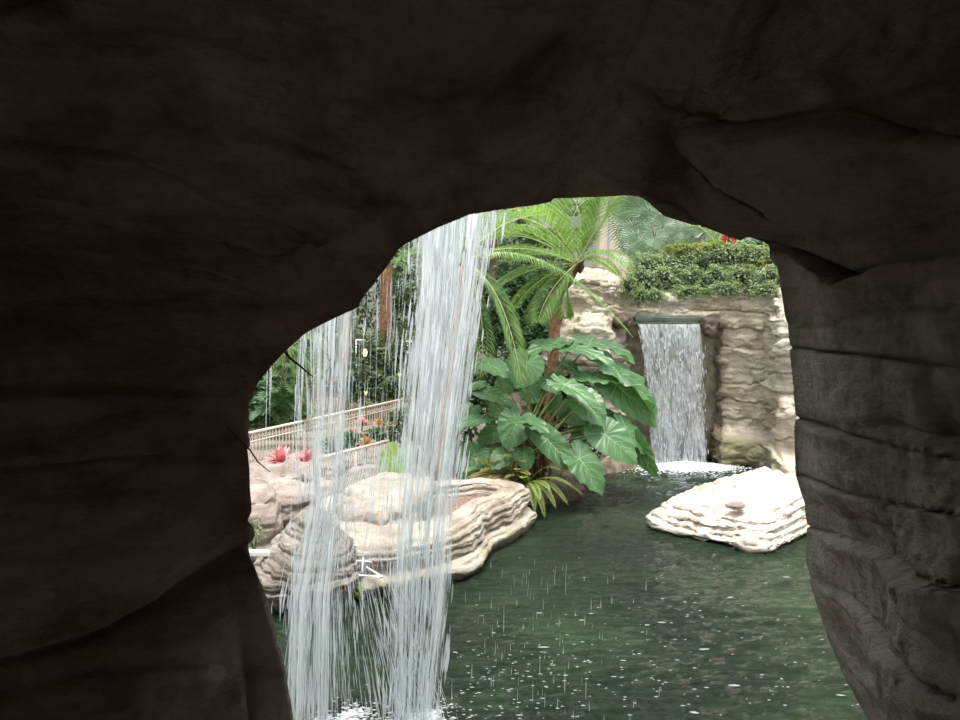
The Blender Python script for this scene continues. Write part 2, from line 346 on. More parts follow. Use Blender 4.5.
# ================================================================= WATER, BED, GROUND
def water_surface():
    ys = np.concatenate([np.linspace(2.5, 10, 190), np.linspace(10.05, 19, 120)]); xs = np.linspace(-8, 9, 300)
    X, Y = np.meshgrid(xs, ys); Pw = np.stack([X, Y, np.zeros_like(X)], -1).reshape(-1, 3)
    Q = Pw*np.array([1.0, 1.5, 1]); a = nfield(Q, 1.1, 4.0, 2); b = nfield(Q, 3.6, 9.0, 4)
    d = np.hypot(Pw[:, 0]+.9, Pw[:, 1]-6.4); sp = np.exp(-(d/1.1)**2)
    d2 = np.hypot((Pw[:, 0]-4.0)*.8, Pw[:, 1]-16.7); sp2 = np.exp(-(d2/1.1)**2)
    Pw[:, 2] = a*.008+b*.022*(1+2.5*sp+1.5*sp2)
    o = grid_mesh('pool_water', Pw, 300, len(ys), M['water']); tag(o, 'dark green rippled water filling the pool', 'water', kind='stuff')
water_surface()
g = MB(); g.add([(-20,2,-.9),(20,2,-.9),(20,34,-.9),(-20,34,-.9)], [(0,1,2,3)]); tag(g.build('pool_bed', M['bed']), 'dark pool bed under the water', kind='structure')

# ---------------------------------------------------------------- rocks
def resample(poly, n):
    poly = [np.array(p[:2], float) for p in poly]; m = len(poly); out = []
    for i in range(m):
        p0, p1, p2, p3 = poly[i-1], poly[i], poly[(i+1) % m], poly[(i+2) % m]
        for k in range(16):
            t = k/16; out.append(.5*((2*p1)+(-p0+p2)*t+(2*p0-5*p1+4*p2-p3)*t*t+(-p0+3*p1-3*p2+p3)*t**3))
    out = np.array(out); seg = np.linalg.norm(np.roll(out, -1, 0)-out, axis=1); cum = np.concatenate([[0], np.cumsum(seg)])
    o2 = np.vstack([out, out[:1]]); s = np.linspace(0, cum[-1], n, endpoint=False)
    return np.stack([np.interp(s, cum, o2[:, 0]), np.interp(s, cum, o2[:, 1])], 1)
def rock(name, poly, prof, mat, label, cat='rock', amp=.06, th=.1, lay=.05, tilt=(0, 0), nu=150, nr=70, seed=1, centre=None, group=None,
         parent=None, wetz=0.05, mossz=None, warp=.5, zfun=None, p=4, kind=None, nf=1.0):
    """closed rock: outline poly at water level, prof = [(inset 1..0, z)], strata relief pushed sideways"""
    pl = resample(poly, nu); c = np.array(centre) if centre is not None else pl.mean(0)
    prof = np.array(prof, float); d = np.concatenate([[0], np.cumsum(np.hypot(np.diff(prof[:, 0])*np.abs(pl-c).mean()*1.3, np.diff(prof[:, 1])))])
    s = np.linspace(0, d[-1], nr); rr = np.interp(s, d, prof[:, 0]); zz = np.interp(s, d, prof[:, 1])
    P = np.zeros((nr, nu, 3)); P[:, :, :2] = c+(pl-c)[None]*rr[:, None, None]; P[:, :, 2] = zz[:, None]
    if zfun is not None: P[:, :, 2] += zfun(P)*np.clip(zz, 0, 1)[:, None]
    Nn = gnormals(P); ctr = np.array([c[0], c[1], zz.mean()*.3]); s_ = np.sign((Nn*(P-ctr)).sum(2)); s_[s_ == 0] = 1
    sgn = np.sign(s_.sum()); Nn = Nn*sgn
    Q = P.reshape(-1, 3); a = nfield(Q, 1.1*nf, seed*3.3, 3).reshape(nr, nu); b = nfield(Q, 4.5*nf, seed*5.1, 5).reshape(nr, nu)
    zs = P[:, :, 2]+tilt[0]*P[:, :, 0]+tilt[1]*P[:, :, 1]+a*th*warp+b*th*.25
    L = strata(zs, th, seed, p); L2 = strata(zs, th*.37, seed+4, 3)
    steep = np.clip(1-np.abs(Nn[:, :, 2])*.75, 0.1, 1)
    dd = a*amp+b*amp*.45+((L-.6)*lay+(L2-.5)*lay*.35)*steep
    inn = np.clip(rr/.15, 0, 1)[:, None]
    P = P+Nn*(dd*inn)[..., None]
    P = P.reshape(-1, 3); nlast = (nr-1)*nu
    P[nlast:] = P[nlast:].mean(0)
    wet = np.clip(1-(P[:, 2]-wetz)/.08, 0, 1); moss = np.zeros(len(P))
    if mossz is not None: moss = np.clip(1-np.abs(P[:, 2]-mossz[0])/mossz[1], 0, 1)*np.clip(.5+1.6*nfield(P, 2, 8, 3), 0, 1)*mossz[2]
    o = grid_mesh(name, P, nu, nr, mat, True, parent, {'wet': wet, 'moss': moss})
    return tag(o, label, cat, group, kind) if parent is None else o
def wp(*l): return [wat(x, y)[:2] for x, y in l]

# island rock
isl = wp((652,527),(668,534),(700,541),(730,547),(762,552),(783,548),(812,535),(840,520),(845,505),(815,492),(775,486),(742,487),(712,494),(680,503),(658,515))
rock('island_rock', isl, [(.88,-.5),(.92,-.05),(.98,.02),(1.02,.05),(1.01,.10),(.95,.12),(.95,.17),(.88,.19),(.88,.25),(.80,.27),(.79,.32),(.68,.345),(.66,.38),(.45,.41),(.43,.43),(0,.45)], M['island'],
     'wide low white layered slab of rock standing alone in the pool', amp=.13, th=.08, lay=.09, tilt=(-.09, -.05), nu=360, nr=200, seed=3, wetz=.0, p=4, nf=1.1, warp=1.4, zfun=lambda P: .10*np.sin(P[:, :, 0]*2.1+.5)*np.cos(P[:, :, 1]*1.3))
def stone(name, c, r, mat, label, seed, group=None, cat='stone', sub=3, disp=.25):
    import bmesh
    bm = bmesh.new(); bmesh.ops.create_icosphere(bm, subdivisions=sub, radius=1)
    for v in bm.verts:
        k = 1+disp*fbm(v.co, 1.3, seed*2.1, 4); v.co = Vector((v.co.x*r[0], v.co.y*r[1], v.co.z*r[2]))*k+Vector(c)
    me = bpy.data.meshes.new(name); bm.to_mesh(me); bm.free()
    return tag(link(name, me, mat), label, cat, group)
q = wat(736, 508, .42); stone('stone', (q.x, q.y, .455), (.14, .1, .05), M['pink'], 'small brown stone lying on top of the white island rock', 2)
q = wat(741, 490, .40); stone('stone', (q.x, q.y, .44), (.12, .12, .05), M['island'], 'small pale flat stone at the back edge of the white island rock', 5)

# left bank: laminated rock with planter pit
bank = wp((535,522),(530,531),(512,543),(490,552),(478,570),(455,582),(425,590),(395,596),(360,598),(335,590))+[(-2.5,10.6),(-2.2,11.7),(-1.2,12.3),(-.2,12.5),(.5,12.6)]
rock('bank_rock', bank, [(.93,-.6),(.95,-.05),(1.0,.04),(1.03,.14),(1.0,.2),(.93,.24),(.95,.4),(.92,.52),(.86,.60),(.80,.64),(.72,.655),(.64,.65),(.60,.62),(.57,.5),(.53,.42),(.3,.40),(0,.40)], M['pale'],
     'pale curved bank rock of thin tilted layers around a planter pit', amp=.05, th=.085, lay=.085, tilt=(-.05, .02), nu=420, nr=210, seed=6, centre=(-.65, 11.45), wetz=.03, mossz=(.1, .12, .5), p=3, warp=.8)
# brown lining of planter pit
pit = MB(); pc = Vector((-.65, 11.45, 0)); pl = resample(bank, 90)
vs = []; 
for k, (r_, z_) in enumerate([(.61,.38),(.55,.44),(.35,.46),(0.02,.47)]):
    for p_ in pl: vs.append((pc.x+(p_[0]-pc.x)*r_, pc.y+(p_[1]-pc.y)*r_, z_+.03*nz((p_[0], p_[1], k), 6)))
fs = [(k*90+i, k*90+(i+1) % 90, (k+1)*90+(i+1) % 90, (k+1)*90+i) for k in range(3) for i in range(90)]
pit.add(vs, fs); tag(pit.build('planter_soil', M['soil']), 'brown soil filling the pit in the pale bank rock', 'soil', kind='stuff')

rock('boulder', wp((252,600),(262,612),(300,619),(335,612),(357,600),(352,583),(320,572),(275,574)), [(.8,-.6),(.88,0),(.98,.12),(1.06,.28),(1.0,.42),(.9,.55),(.72,.68),(.5,.86),(.36,.98),(.2,1.04),(0,1.05)], M['grey'],
     'big rounded grey boulder with layered flanks beside the curtain of falling water', 'boulder', amp=.08, th=.13, lay=.11, tilt=(.12, 0), nu=300, nr=150, seed=9, zfun=lambda P: .42*np.clip(P[:, :, 0]+1.95, -.6, .1))
rock('boulder', [pt(x, y, Y)[:2] for x, y, Y in ((330,560,10.6),(345,560,10.1),(375,560,10.0),(420,560,10.3),(440,540,11.2),(400,540,11.8),(350,540,11.6))], [(1,-.3),(1.0,.3),(.97,.55),(.9,.75),(.72,.9),(.4,1.0),(0,1.02)], M['pale'],
     'white weathered boulder behind the falling water, left of the planter pit', 'boulder', amp=.12, th=.3, lay=.08, tilt=(-.2, 0), nu=200, nr=80, seed=12)
rock('boulder', [pt(x, y, Y)[:2] for x, y, Y in ((330,500,12.0),(350,500,11.6),(385,500,11.8),(410,480,12.6),(395,480,13.2),(345,480,13.0))], [(1,-.3),(1.0,.3),(.95,.5),(.8,.65),(.5,.76),(0,.8)], M['grey'],
     'low grey-brown rock below the nearer railing', 'rock', amp=.1, th=.2, lay=.06, nu=160, nr=60, seed=14)
rock('boulder', [pt(x, y, Y)[:2] for x, y, Y in ((232,530,9.9),(262,530,9.8),(276,530,10.0),(276,520,10.8),(250,520,11.0),(225,520,10.9))], [(1,-.5),(1.02,.2),(1.0,.5),(.98,.75),(.9,.95),(.6,1.08),(0,1.12)], M['pink'],
     'pinkish upright rock at the left edge of the opening', 'rock', amp=.09, th=.22, lay=.06, nu=160, nr=70, seed=16)
rock('boulder', [pt(x, y, Y)[:2] for x, y, Y in ((225,500,12.0),(255,500,11.4),(290,500,11.3),(325,500,11.6),(345,500,12.2),(330,480,13.0),(270,480,13.2),(225,480,13.0))], [(1,.1),(1.02,.4),(1.0,.56),(.94,.68),(.8,.76),(.5,.8),(0,.82)], M['pink'],
     'flat-topped beige rock shelf below the pink flowers', 'rock', amp=.11, th=.24, lay=.09, nu=220, nr=70, seed=18)
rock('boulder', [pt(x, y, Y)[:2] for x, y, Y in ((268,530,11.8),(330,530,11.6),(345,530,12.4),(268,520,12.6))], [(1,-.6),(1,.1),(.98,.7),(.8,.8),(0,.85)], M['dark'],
     'black rock face filling the dark recess under the beige shelf', 'rock', amp=.08, th=.3, lay=.04, nu=100, nr=50, seed=20)  # dark-coloured rock fills the recess

# ground on the left bank and behind
def ground():
    xs = np.linspace(-14, 3.2, 120); ys = np.linspace(11.6, 34, 110); X, Y = np.meshgrid(xs, ys); Z = np.zeros_like(X)
    edge = 12.6+np.where(X > -1, (X+1)*.75, (X+1)*.35)
    Z = -.7+smooth(edge-.3, edge+.5, Y)*.95
    Pg = np.stack([X, Y, Z], -1).reshape(-1, 3); Pg[:, 2] += .06*nfield(Pg, 1.2, 2, 3)*(Pg[:, 2] > -.2)
    tag(grid_mesh('ground', Pg, 120, 110, M['ground']), 'planted earth bank behind the rocks', kind='structure')
ground()

# ================================================================= CLIFF
def cliff():
    xs = np.linspace(520, 905, 420); zs = np.linspace(-.6, 4.1, 230)
    PX, Z = np.meshgrid(xs, zs)
    topz = np.interp(xs, [520,556,570,585,600,615,628,650,700,740,770,800,905], [2.6,3.1,3.95,4.1,4.05,3.95,3.75,3.65,3.7,3.75,3.7,3.6,3.6])
    Zc = -.6+(Z+.6)/(4.7)*(topz[None]+.6)
    base = np.interp(PX, [520,560,600,635,705,740,765,782,800,905], [16.7,16.4,16.2,16.7,16.8,16.7,16.5,15.8,15.5,14.7])
    Yv = base.copy()
    rec = smooth(618, 636, PX)*(1-smooth(704, 722, PX))*(1-smooth(2.82, 2.98, Zc)); Yv += rec*1.2
    # rounded boulder mass left of the lip
    b1 = np.clip(1-((PX-585)/42)**2-((Zc-2.2)/.95)**2, 0, 1)**.5; Yv -= b1*.55
    # column of blocks at far right
    b2 = np.clip(1-((PX-790)/24)**4, 0, 1)*smooth(3.35, 3.0, Zc); Yv -= b2*(.35+.12*np.cos((Zc)*5.0))
    Yv -= smooth(1.55, 1.45, Zc)*smooth(755, 785, PX)*.18
    # mossy foot ledge
    top = np.interp(PX, [690,720,760,800,905], [.72,.62,.60,.42,.35]); lg = smooth(top+.18, top-.12, Zc)*smooth(692, 712, PX); Yv -= lg*(.55+.35*smooth(740, 800, PX))
    lg2 = smooth(.9, .5, Zc)*smooth(650, 600, PX); Yv -= lg2*.5
    back = smooth(topz[None]-.25, topz[None], Zc); Yv += back*.5
    X = (PX-480)/800*(Yv*CP-(Zc-H)*SP)
    P = np.stack([X, Yv, Zc], -1); Q = P.reshape(-1, 3)
    sh = P.shape[:2]; a = nfield(Q, .8, 4.4, 3).reshape(sh); b = nfield(Q, 3.0, 6.1, 5, 1.6).reshape(sh); cc = nfield(Q, .5, 9.9, 3).reshape(sh)
    zw = Zc+.13*a+.05*b+.05*X
    mask = smooth(-.25, .15, cc+.25)
    L = strata(zw, .38, 3, 14)*mask+(1-mask)*.6; L2 = strata(zw+.1*cc, .15, 8, 10)*smooth(-.1, .3, b)
    Nn = gnormals(P[:, :, :]); Nn[:, 0] = Nn[:, 1]; Nn[:, -1] = Nn[:, -2]
    Nn *= np.sign(-Nn[:, :, 1:2]-1e-9)
    d = a*.13+b*.05+(L-.6)*.15+(L2-.5)*.05; d *= (1-.5*rec)
    P = P+Nn*d[..., None]
    # slump: overhang of each layer
    wet = np.maximum(rec, smooth(700, 708, PX)*(1-smooth(718, 734+10*a, PX))*smooth(3.1, 2.9, Zc)*smooth(.2, .6, Zc)*.9)
    wet = np.maximum(wet, smooth(622, 630, PX)*smooth(645, 636, PX)*smooth(3.0, 2.8, Zc))
    wet = np.maximum(wet, smooth(.12, .0, Zc)*.9)
    moss = smooth(top+.1, top-.1, Zc)*smooth(690, 705, PX)*(1-.85*smooth(745, 790, PX))*.8
    green = smooth(2.9, 2.98, Zc)*smooth(3.16, 3.08, Zc)*smooth(630, 640, PX)*smooth(716, 706, PX)
    o = grid_mesh('cliff', P.reshape(-1, 3), len(xs), len(zs), M['cliff'], False, None,
                  {'wet': np.clip(wet, 0, 1).ravel(), 'moss': np.clip(moss, 0, 1).ravel()})
    tag(o, 'beige layered rock cliff behind the far waterfall', kind='structure')
    return topz
cliff()
# plateau earth behind the cliff top
g = MB(); a = [pt(560, 285, 16.6), pt(905, 285, 15.2), (13, 26, 3.9), (1.2, 26, 3.9), (1.2, 16.8, 3.5)]
vs = [(1.4, 17.1, 3.55), (2.5, 17.0, 3.55), (6.5, 17.0, 3.45), (8.6, 15.9, 3.4), (14, 15.9, 3.4), (14, 28, 3.8), (1.4, 28, 3.8)]
g.add(vs+[(x, y, -.9) for x, y, z in vs], [(0,1,2,3,4,5,6)]+[(i, i+7, (i+1) % 7+7, (i+1) % 7) for i in range(7)])
tag(g.build('ground', M['ground'], sm=False), 'raised earth terrace above the cliff', kind='structure')
# metal lip, dark knobs
def knob(px, py, Y, r, label, seed): q = pt(px, py, Y); stone('rock', q, r, M['dark'], label, seed, cat='rock', sub=4, disp=.35)
knob(621, 321, 16.35, (.2, .3, .16), 'dark brown wet rock at the left end of the far waterfall lip', 3)
knob(709, 328, 16.4, (.17, .3, .22), 'dark brown wet rock at the right end of the far waterfall lip', 6)
lp = MB(); A = pt(634, 319, 16.6); B = pt(708, 320, 16.6)
for z0 in (0,): lp.box(((A.x+B.x)/2, 16.85, A.z+.0), (B.x-A.x, .75, .10))
o = lp.build('weir_edge', plain('green_painted_concrete', (.07, .105, .075), .6, 0, .3, 3), sm=False); tag(o, 'dull green straight weir edge above the far waterfall', 'weir')
o.modifiers.new('b', 'BEVEL').width = .02

# ================================================================= WATERFALLS
def dens_sheet(name, path, u0, u1, nu, nv, mat, parent, ruf=.03, seed=0, edge=.12, taper=None):
    """path(t)->(Y,z, xl, xr)"""
    P = np.zeros((nv, nu, 3)); uv = np.zeros((nv, nu, 2)); D = np.zeros((nv, nu))
    for i in range(nv):
        t = i/(nv-1); Y, z, xl, xr = path(t)
        for j in range(nu):
            u = u0+(u1-u0)*j/(nu-1); w = nz((u*5, t*2.2, seed), 1.0, seed)
            P[i, j] = (xl+(xr-xl)*u+.02*nz((u*3, t*5, 3), 1, seed), Y+ruf*w*3, z); uv[i, j] = (u+seed*.37, t+seed*.61)
            e = min(1, min(u-u0, u1-u)/edge); e2 = .5+.5*nz((u*4, t*6, seed+9), 1.0, seed)*1.6
            e3 = nz((u*2.3, t*1.7, seed+4), 1.6, seed); D[i, j] = max(0, min(1, e))*max(.08, min(1, .62+1.5*e3+.4*(e2-.5)))
    return grid_mesh(name, P.reshape(-1, 3), nu, nv, mat, False, parent, {'dens': D.ravel()}, uv.reshape(-1, 2))
def strands(name, path, n, parent, mat, rmin, rmax, lmin, lmax, t0=0, t1=1, spread=.04, ufun=None, seed=0):
    r_ = random.Random(seed); b = MB()
    for i in range(n):
        u = ufun(r_) if ufun else r_.random(); t = t0+(t1-t0)*r_.random(); dl = r_.uniform(lmin, lmax); rad = r_.uniform(rmin, rmax)
        dy = r_.gauss(0, spread); dx = r_.gauss(0, spread*.35); m = 5; pts = []
        for k in range(m):
            tt = min(1, max(0, t+dl*(k/(m-1)-.5))); Y, z, xl, xr = path(tt); pts.append((xl+(xr-xl)*u+dx, Y+dy, z))
        if (Vector(pts[0])-Vector(pts[-1])).length < .02: continue
        b.tube(pts, [rad*.15, rad*.7, rad, rad*.8, rad*.2], 4, False)
    return b.build(name, mat, parent)
Z0, VY, Y0 = 5.1, 2.1, 4.15; TT = math.sqrt(Z0/4.905)
def mkpath(stops):
    """stops: [(pixel row, x left, x right)]"""
    ys = [s[0] for s in stops]; xl = [s[1] for s in stops]; xr = [s[2] for s in stops]
    def f(t):
        tt = t*TT; z = Z0-4.905*tt*tt; Y = Y0+VY*tt; dep = Y*CP-(z-H)*SP; py = 360-800*((z-H)*CP+Y*SP)/dep
        return Y, z-.01, (np.interp(py, ys, xl)-480)/800*dep, (np.interp(py, ys, xr)-480)/800*dep
    return f
main = mkpath([(100,424,504),(230,413,493),(300,410,484),(400,400,471),(500,393,456),(600,388,450),(680,388,440),(760,385,434)])
wf = empty('waterfall', (-.4, 6.2, 0)); tag(wf, 'broad near curtain of white falling water in the middle of the cave opening', 'waterfall')
for k in range(3): dens_sheet('water_sheet', main, .0+.02*k, 1-.02*k, 60, 90, M['sheet'], wf, .03, k+1, .16)
s_ = strands('water_strands', main, 1500, wf, M['strand'], .002, .0085, .012, .05, .2, 1, .07, lambda r: min(1.02, max(-.02, r.gauss(.5, .27) if r.random() < .6 else r.random())), 3); s_['kind'] = 'stuff'
left = mkpath([(100,330,384),(320,305,358),(400,306,352),(500,306,346),(600,284,344),(720,280,342),(800,276,342)])
wf2 = empty('waterfall', (-1.2, 6.2, 0)); tag(wf2, 'thinner broken curtain of falling water at the left of the cave opening', 'waterfall')
for k in range(3): dens_sheet('water_sheet', left, .02*k, 1-.02*k, 44, 90, M['sheet'], wf2, .03, k+11, .28)
s_ = strands('water_strands', left, 800, wf2, M['strand'], .002, .0075, .012, .045, .2, 1, .08, lambda r: r.gauss(.45, .3), 5); s_['kind'] = 'stuff'
veil = mkpath([(100,330,430),(300,340,410),(450,340,400),(560,300,392),(720,276,450),(800,270,460)])
wf3 = empty('falling_spray', (-.8, 6.2, 0)); tag(wf3, 'thin veil of separate falling drops between the two near water curtains', 'spray', kind='stuff')
s_ = strands('water_strands', veil, 420, wf3, M['strand'], .0009, .0026, .01, .06, .2, 1, .12, None, 8); s_['kind'] = 'stuff'
s_ = strands('water_strands', veil, 800, wf3, M['strand'], .001, .0034, .01, .045, .72, 1, .14, None, 9); s_['kind'] = 'stuff'
tr = mkpath([(100,305,320),(320,300,312),(340,299,306),(460,292,300),(600,290,298),(800,288,296)])
tk = empty('water_trickle', (-1.4, 6.2, 0)); tag(tk, 'narrow trickle falling just left of the thinner near curtain', 'waterfall')
s_ = strands('water_strands', tr, 90, tk, M['strand'], .0012, .0038, .04, .12, .2, 1, .02, None, 12); s_['kind'] = 'stuff'
tr2 = mkpath([(100,272,276),(320,268,273),(450,265,270),(800,262,268)])
tk2 = empty('water_trickle', (-1.6, 6.2, 0)); tag(tk2, 'very faint trickle falling along the left edge of the opening', 'waterfall')
s_ = strands('water_strands', tr2, 30, tk2, M['strand'], .001, .003, .03, .08, .2, .75, .01, None, 13); s_['kind'] = 'stuff'
# scattered drops over the pool
b = MB(); r_ = random.Random(21)
named = [(566,578,34),(504,618,30),(612,600,8),(540,665,20),(533,690,26),(565,680,26),(452,690,24),(472,670,14),(586,690,20),(545,700,16),(560,640,14),(585,620,12),(502,655,10)]
for i in range(120):
    if i < len(named): x, y, ln = named[i]; Y = 6.3
    else: x = r_.gauss(545, 55); y = r_.uniform(560, 735); ln = r_.uniform(3, 13); Y = r_.uniform(5.3, 6.8)
    a = pt(x, y-ln/2, Y); c = pt(x-.3, y+ln/2, Y)
    if c.z < .01: continue
    rad = r_.uniform(.0012, .0028)*(1.4 if i < len(named) else 1); b.tube([a, a.lerp(c, .5), a.lerp(c, .85), c], [.0004, rad*.7, rad, .0004], 5, False)
tag(b.build('falling_drops', M['strand']), 'scattered drops falling onto the open pool', 'water drops', kind='stuff')

# far waterfall
def farpath(t):
    z = 2.90-2.92*t; Y = 16.45-.25*math.sqrt(t)
    dep = Y*CP-(z-H)*SP; l = np.interp(t, [0, .1, .45, 1], [638, 641, 647, 652]); r = np.interp(t, [0, 1], [702, 707])
    return Y, z, (l-480)/800*dep, (r-480)/800*dep
M['strandfar'] = foammat('far_water_strand', .85, .5)
fw = empty('waterfall', (4.0, 15.9, 0)); tag(fw, 'distant white waterfall dropping from the straight weir in the cliff', 'waterfall')
for k in range(3): dens_sheet('water_sheet', farpath, 0, 1, 70, 90, M['sheetfar'], fw, .025, k+31, .04)
s_ = strands('water_strands', farpath, 1500, fw, M['strandfar'], .003, .011, .015, .055, 0, 1, .06, None, 33); s_['kind'] = 'stuff'

# foam patches
def foam(name, cx, cy, rx, ry, n, size, label, mat, seed, hgt=.02, power=1.0, par=None):
    r_ = random.Random(seed); b = MB()
    for i in range(n):
        a = r_.uniform(0, 6.283); rr = abs(r_.gauss(0, .5))**power; x = cx+rx*rr*math.cos(a); y = cy+ry*rr*math.sin(a)
        s = size*r_.uniform(.35, 1)*(1.15-.6*min(1, rr)); z = hgt*r_.random()*max(0, 1-rr)+.006; k = 7; ph = r_.uniform(0, 6.28)
        ring = [(x+s*math.cos(ph+6.283*q/k)*r_.uniform(.6, 1.3), y+s*.6*math.sin(ph+6.283*q/k)*r_.uniform(.6, 1.3), z) for q in range(k)]
        b.add(ring+[(x, y, z+s*.35)], [(q, (q+1) % k, k) for q in range(k)])
    return tag(b.build(name, mat), label, 'foam', kind='stuff')
foam('foam', 4.2, 16.0, 1.15, .5, 6500, .055, 'white foam spreading at the foot of the distant waterfall', M['foam'], 41, .12)
foam('foam', -.45, 6.35, .6, .45, 500, .03, 'splashing foam under the broad near curtain of water', M['foamthin'], 42, .08)
foam('foam', -1.1, 6.4, .6, .4, 500, .028, 'splashing foam under the thinner left curtain of water', M['foamthin'], 43, .08)
r_ = random.Random(55); b = MB()
for i in range(420):
    x = r_.gauss(610, 130); y = r_.triangular(530, 730, 690)
    if r_.random() < .35: x = r_.uniform(430, 560); y = r_.uniform(650, 735)
    q = wat(x, y); s = r_.uniform(.003, .010)*(1 if r_.random() < .93 else 2.6); k = 7; ph = r_.uniform(0, 6.28)
    ring = [(q.x+s*2.4*math.cos(ph+6.283*w/k)*r_.uniform(.5, 1.3), q.y+s*.8*math.sin(ph+6.283*w/k)*r_.uniform(.5, 1.3), .015) for w in range(k)]
    b.add(ring+[(q.x, q.y, .02)], [(w, (w+1) % k, k) for w in range(k)])
tag(b.build('foam_flecks', M['foamthin']), 'small bubbles and foam flecks floating over the open pool', 'foam', kind='stuff')

# ================================================================= PLANTS
def frame(axis, up):
    x = axis.normalized(); y = up.cross(x)
    if y.length < 1e-4: y = Vector((0, 1, 0)).cross(x)
    y.normalize(); return x, y, x.cross(y).normalized()
def ear_leaf(A, T, W, up, parent, foot, seed=0, mat='ear', droop=.22, cup=.18, wave=.035):
    A = Vector(A); T = Vector(T); ax = T-A; L = ax.length; X, Yv, Zv = frame(ax, Vector(up)); r_ = random.Random(seed)
    nph, nr = 56, 8; b = MB(); ph0 = r_.uniform(0, 6); wv = r_.uniform(.6, 1.4)*wave
    def RR(p):
        p = abs((p+math.pi) % (2*math.pi)-math.pi)
        return np.interp(p, [0,.12,.35,.7,1.1,1.57,2.1,2.5,2.85,3.05,3.1416], [1,.93,.82,.70,.63,.60,.58,.56,.46,.26,.10])
    def pos(x, y):
        r = math.hypot(x, y); p = math.atan2(y, x)
        z = -droop*max(0, x)**2+cup*abs(y)-droop*.6*y*y*1.6+wv*math.sin(p*13+ph0)*r*r*1.6+wv*math.sin(p*5+ph0)*r*r
        z += -.02*abs(math.cos(p*7))*r
        return A+X*(x*L)+Yv*(y*W*.86)+Zv*(z*L)
    vs = [pos(0, 0)]
    for i in range(1, nr+1):
        for j in range(nph):
            p = -math.pi+2*math.pi*j/nph; R_ = RR(p)*(i/nr)
            wob = 1+(.035*math.sin(j*2.3+ph0) if i == nr else 0); vs.append(pos(R_*math.cos(p)*wob, R_*math.sin(p)*wob))
    fs = [(0, 1+j, 1+(j+1) % nph) for j in range(nph)]
    for i in range(nr-1):
        for j in range(nph): fs.append((1+i*nph+j, 1+(i+1)*nph+j, 1+(i+1)*nph+(j+1) % nph, 1+i*nph+(j+1) % nph))
    b.add(vs, fs); leaf = b.build('leaf', M[mat], parent)
    v = MB(); off = Zv*(.006*L)
    def rib(x0, y0, x1, y1, w0, w1, n=6):
        for sgn in (1, -1):
            pts = [];
            for k in range(n+1):
                t = k/n; pts.append((x0+(x1-x0)*t, y0+(y1-y0)*t, w0+(w1-w0)*t))
            vs = []
            dx, dy = x1-x0, y1-y0; l_ = math.hypot(dx, dy); nx, ny = -dy/l_, dx/l_
            for (x, y, w) in pts: vs += [pos(x+nx*w, y+ny*w)+off*sgn, pos(x-nx*w, y-ny*w)+off*sgn]
            v.add(vs, [(2*k, 2*k+1, 2*k+3, 2*k+2) for k in range(n)])
    rib(0, 0, .93, 0, .013, .004, 10)
    for s in (1, -1):
        rib(0, 0, -.3, .36*s, .010, .003)
        for k, (x0, an) in enumerate([(.0, 1.5), (.12, 1.15), (.28, .95), (.45, .8), (.6, .7)]):
            ln = [.52, .5, .44, .33, .24][k]; rib(x0, 0, x0+ln*math.cos(an), ln*math.sin(an)*s, .007, .003)
    v.build('vein', M['vein'], leaf)
    if foot is not None:
        F = Vector(foot); mid = F.lerp(A, .6)+Vector((0, 0, (A-F).length*.10)); c = MB(); pts = []
        for k in range(9):
            t = k/8; pts.append(F*(1-t)**2+mid*2*t*(1-t)+(A-Zv*.012*L)*t*t)
        c.tube(pts, [.022-.012*k/8 for k in range(9)], 6); c.build('leaf_stalk', M['stem'], leaf)
    return leaf
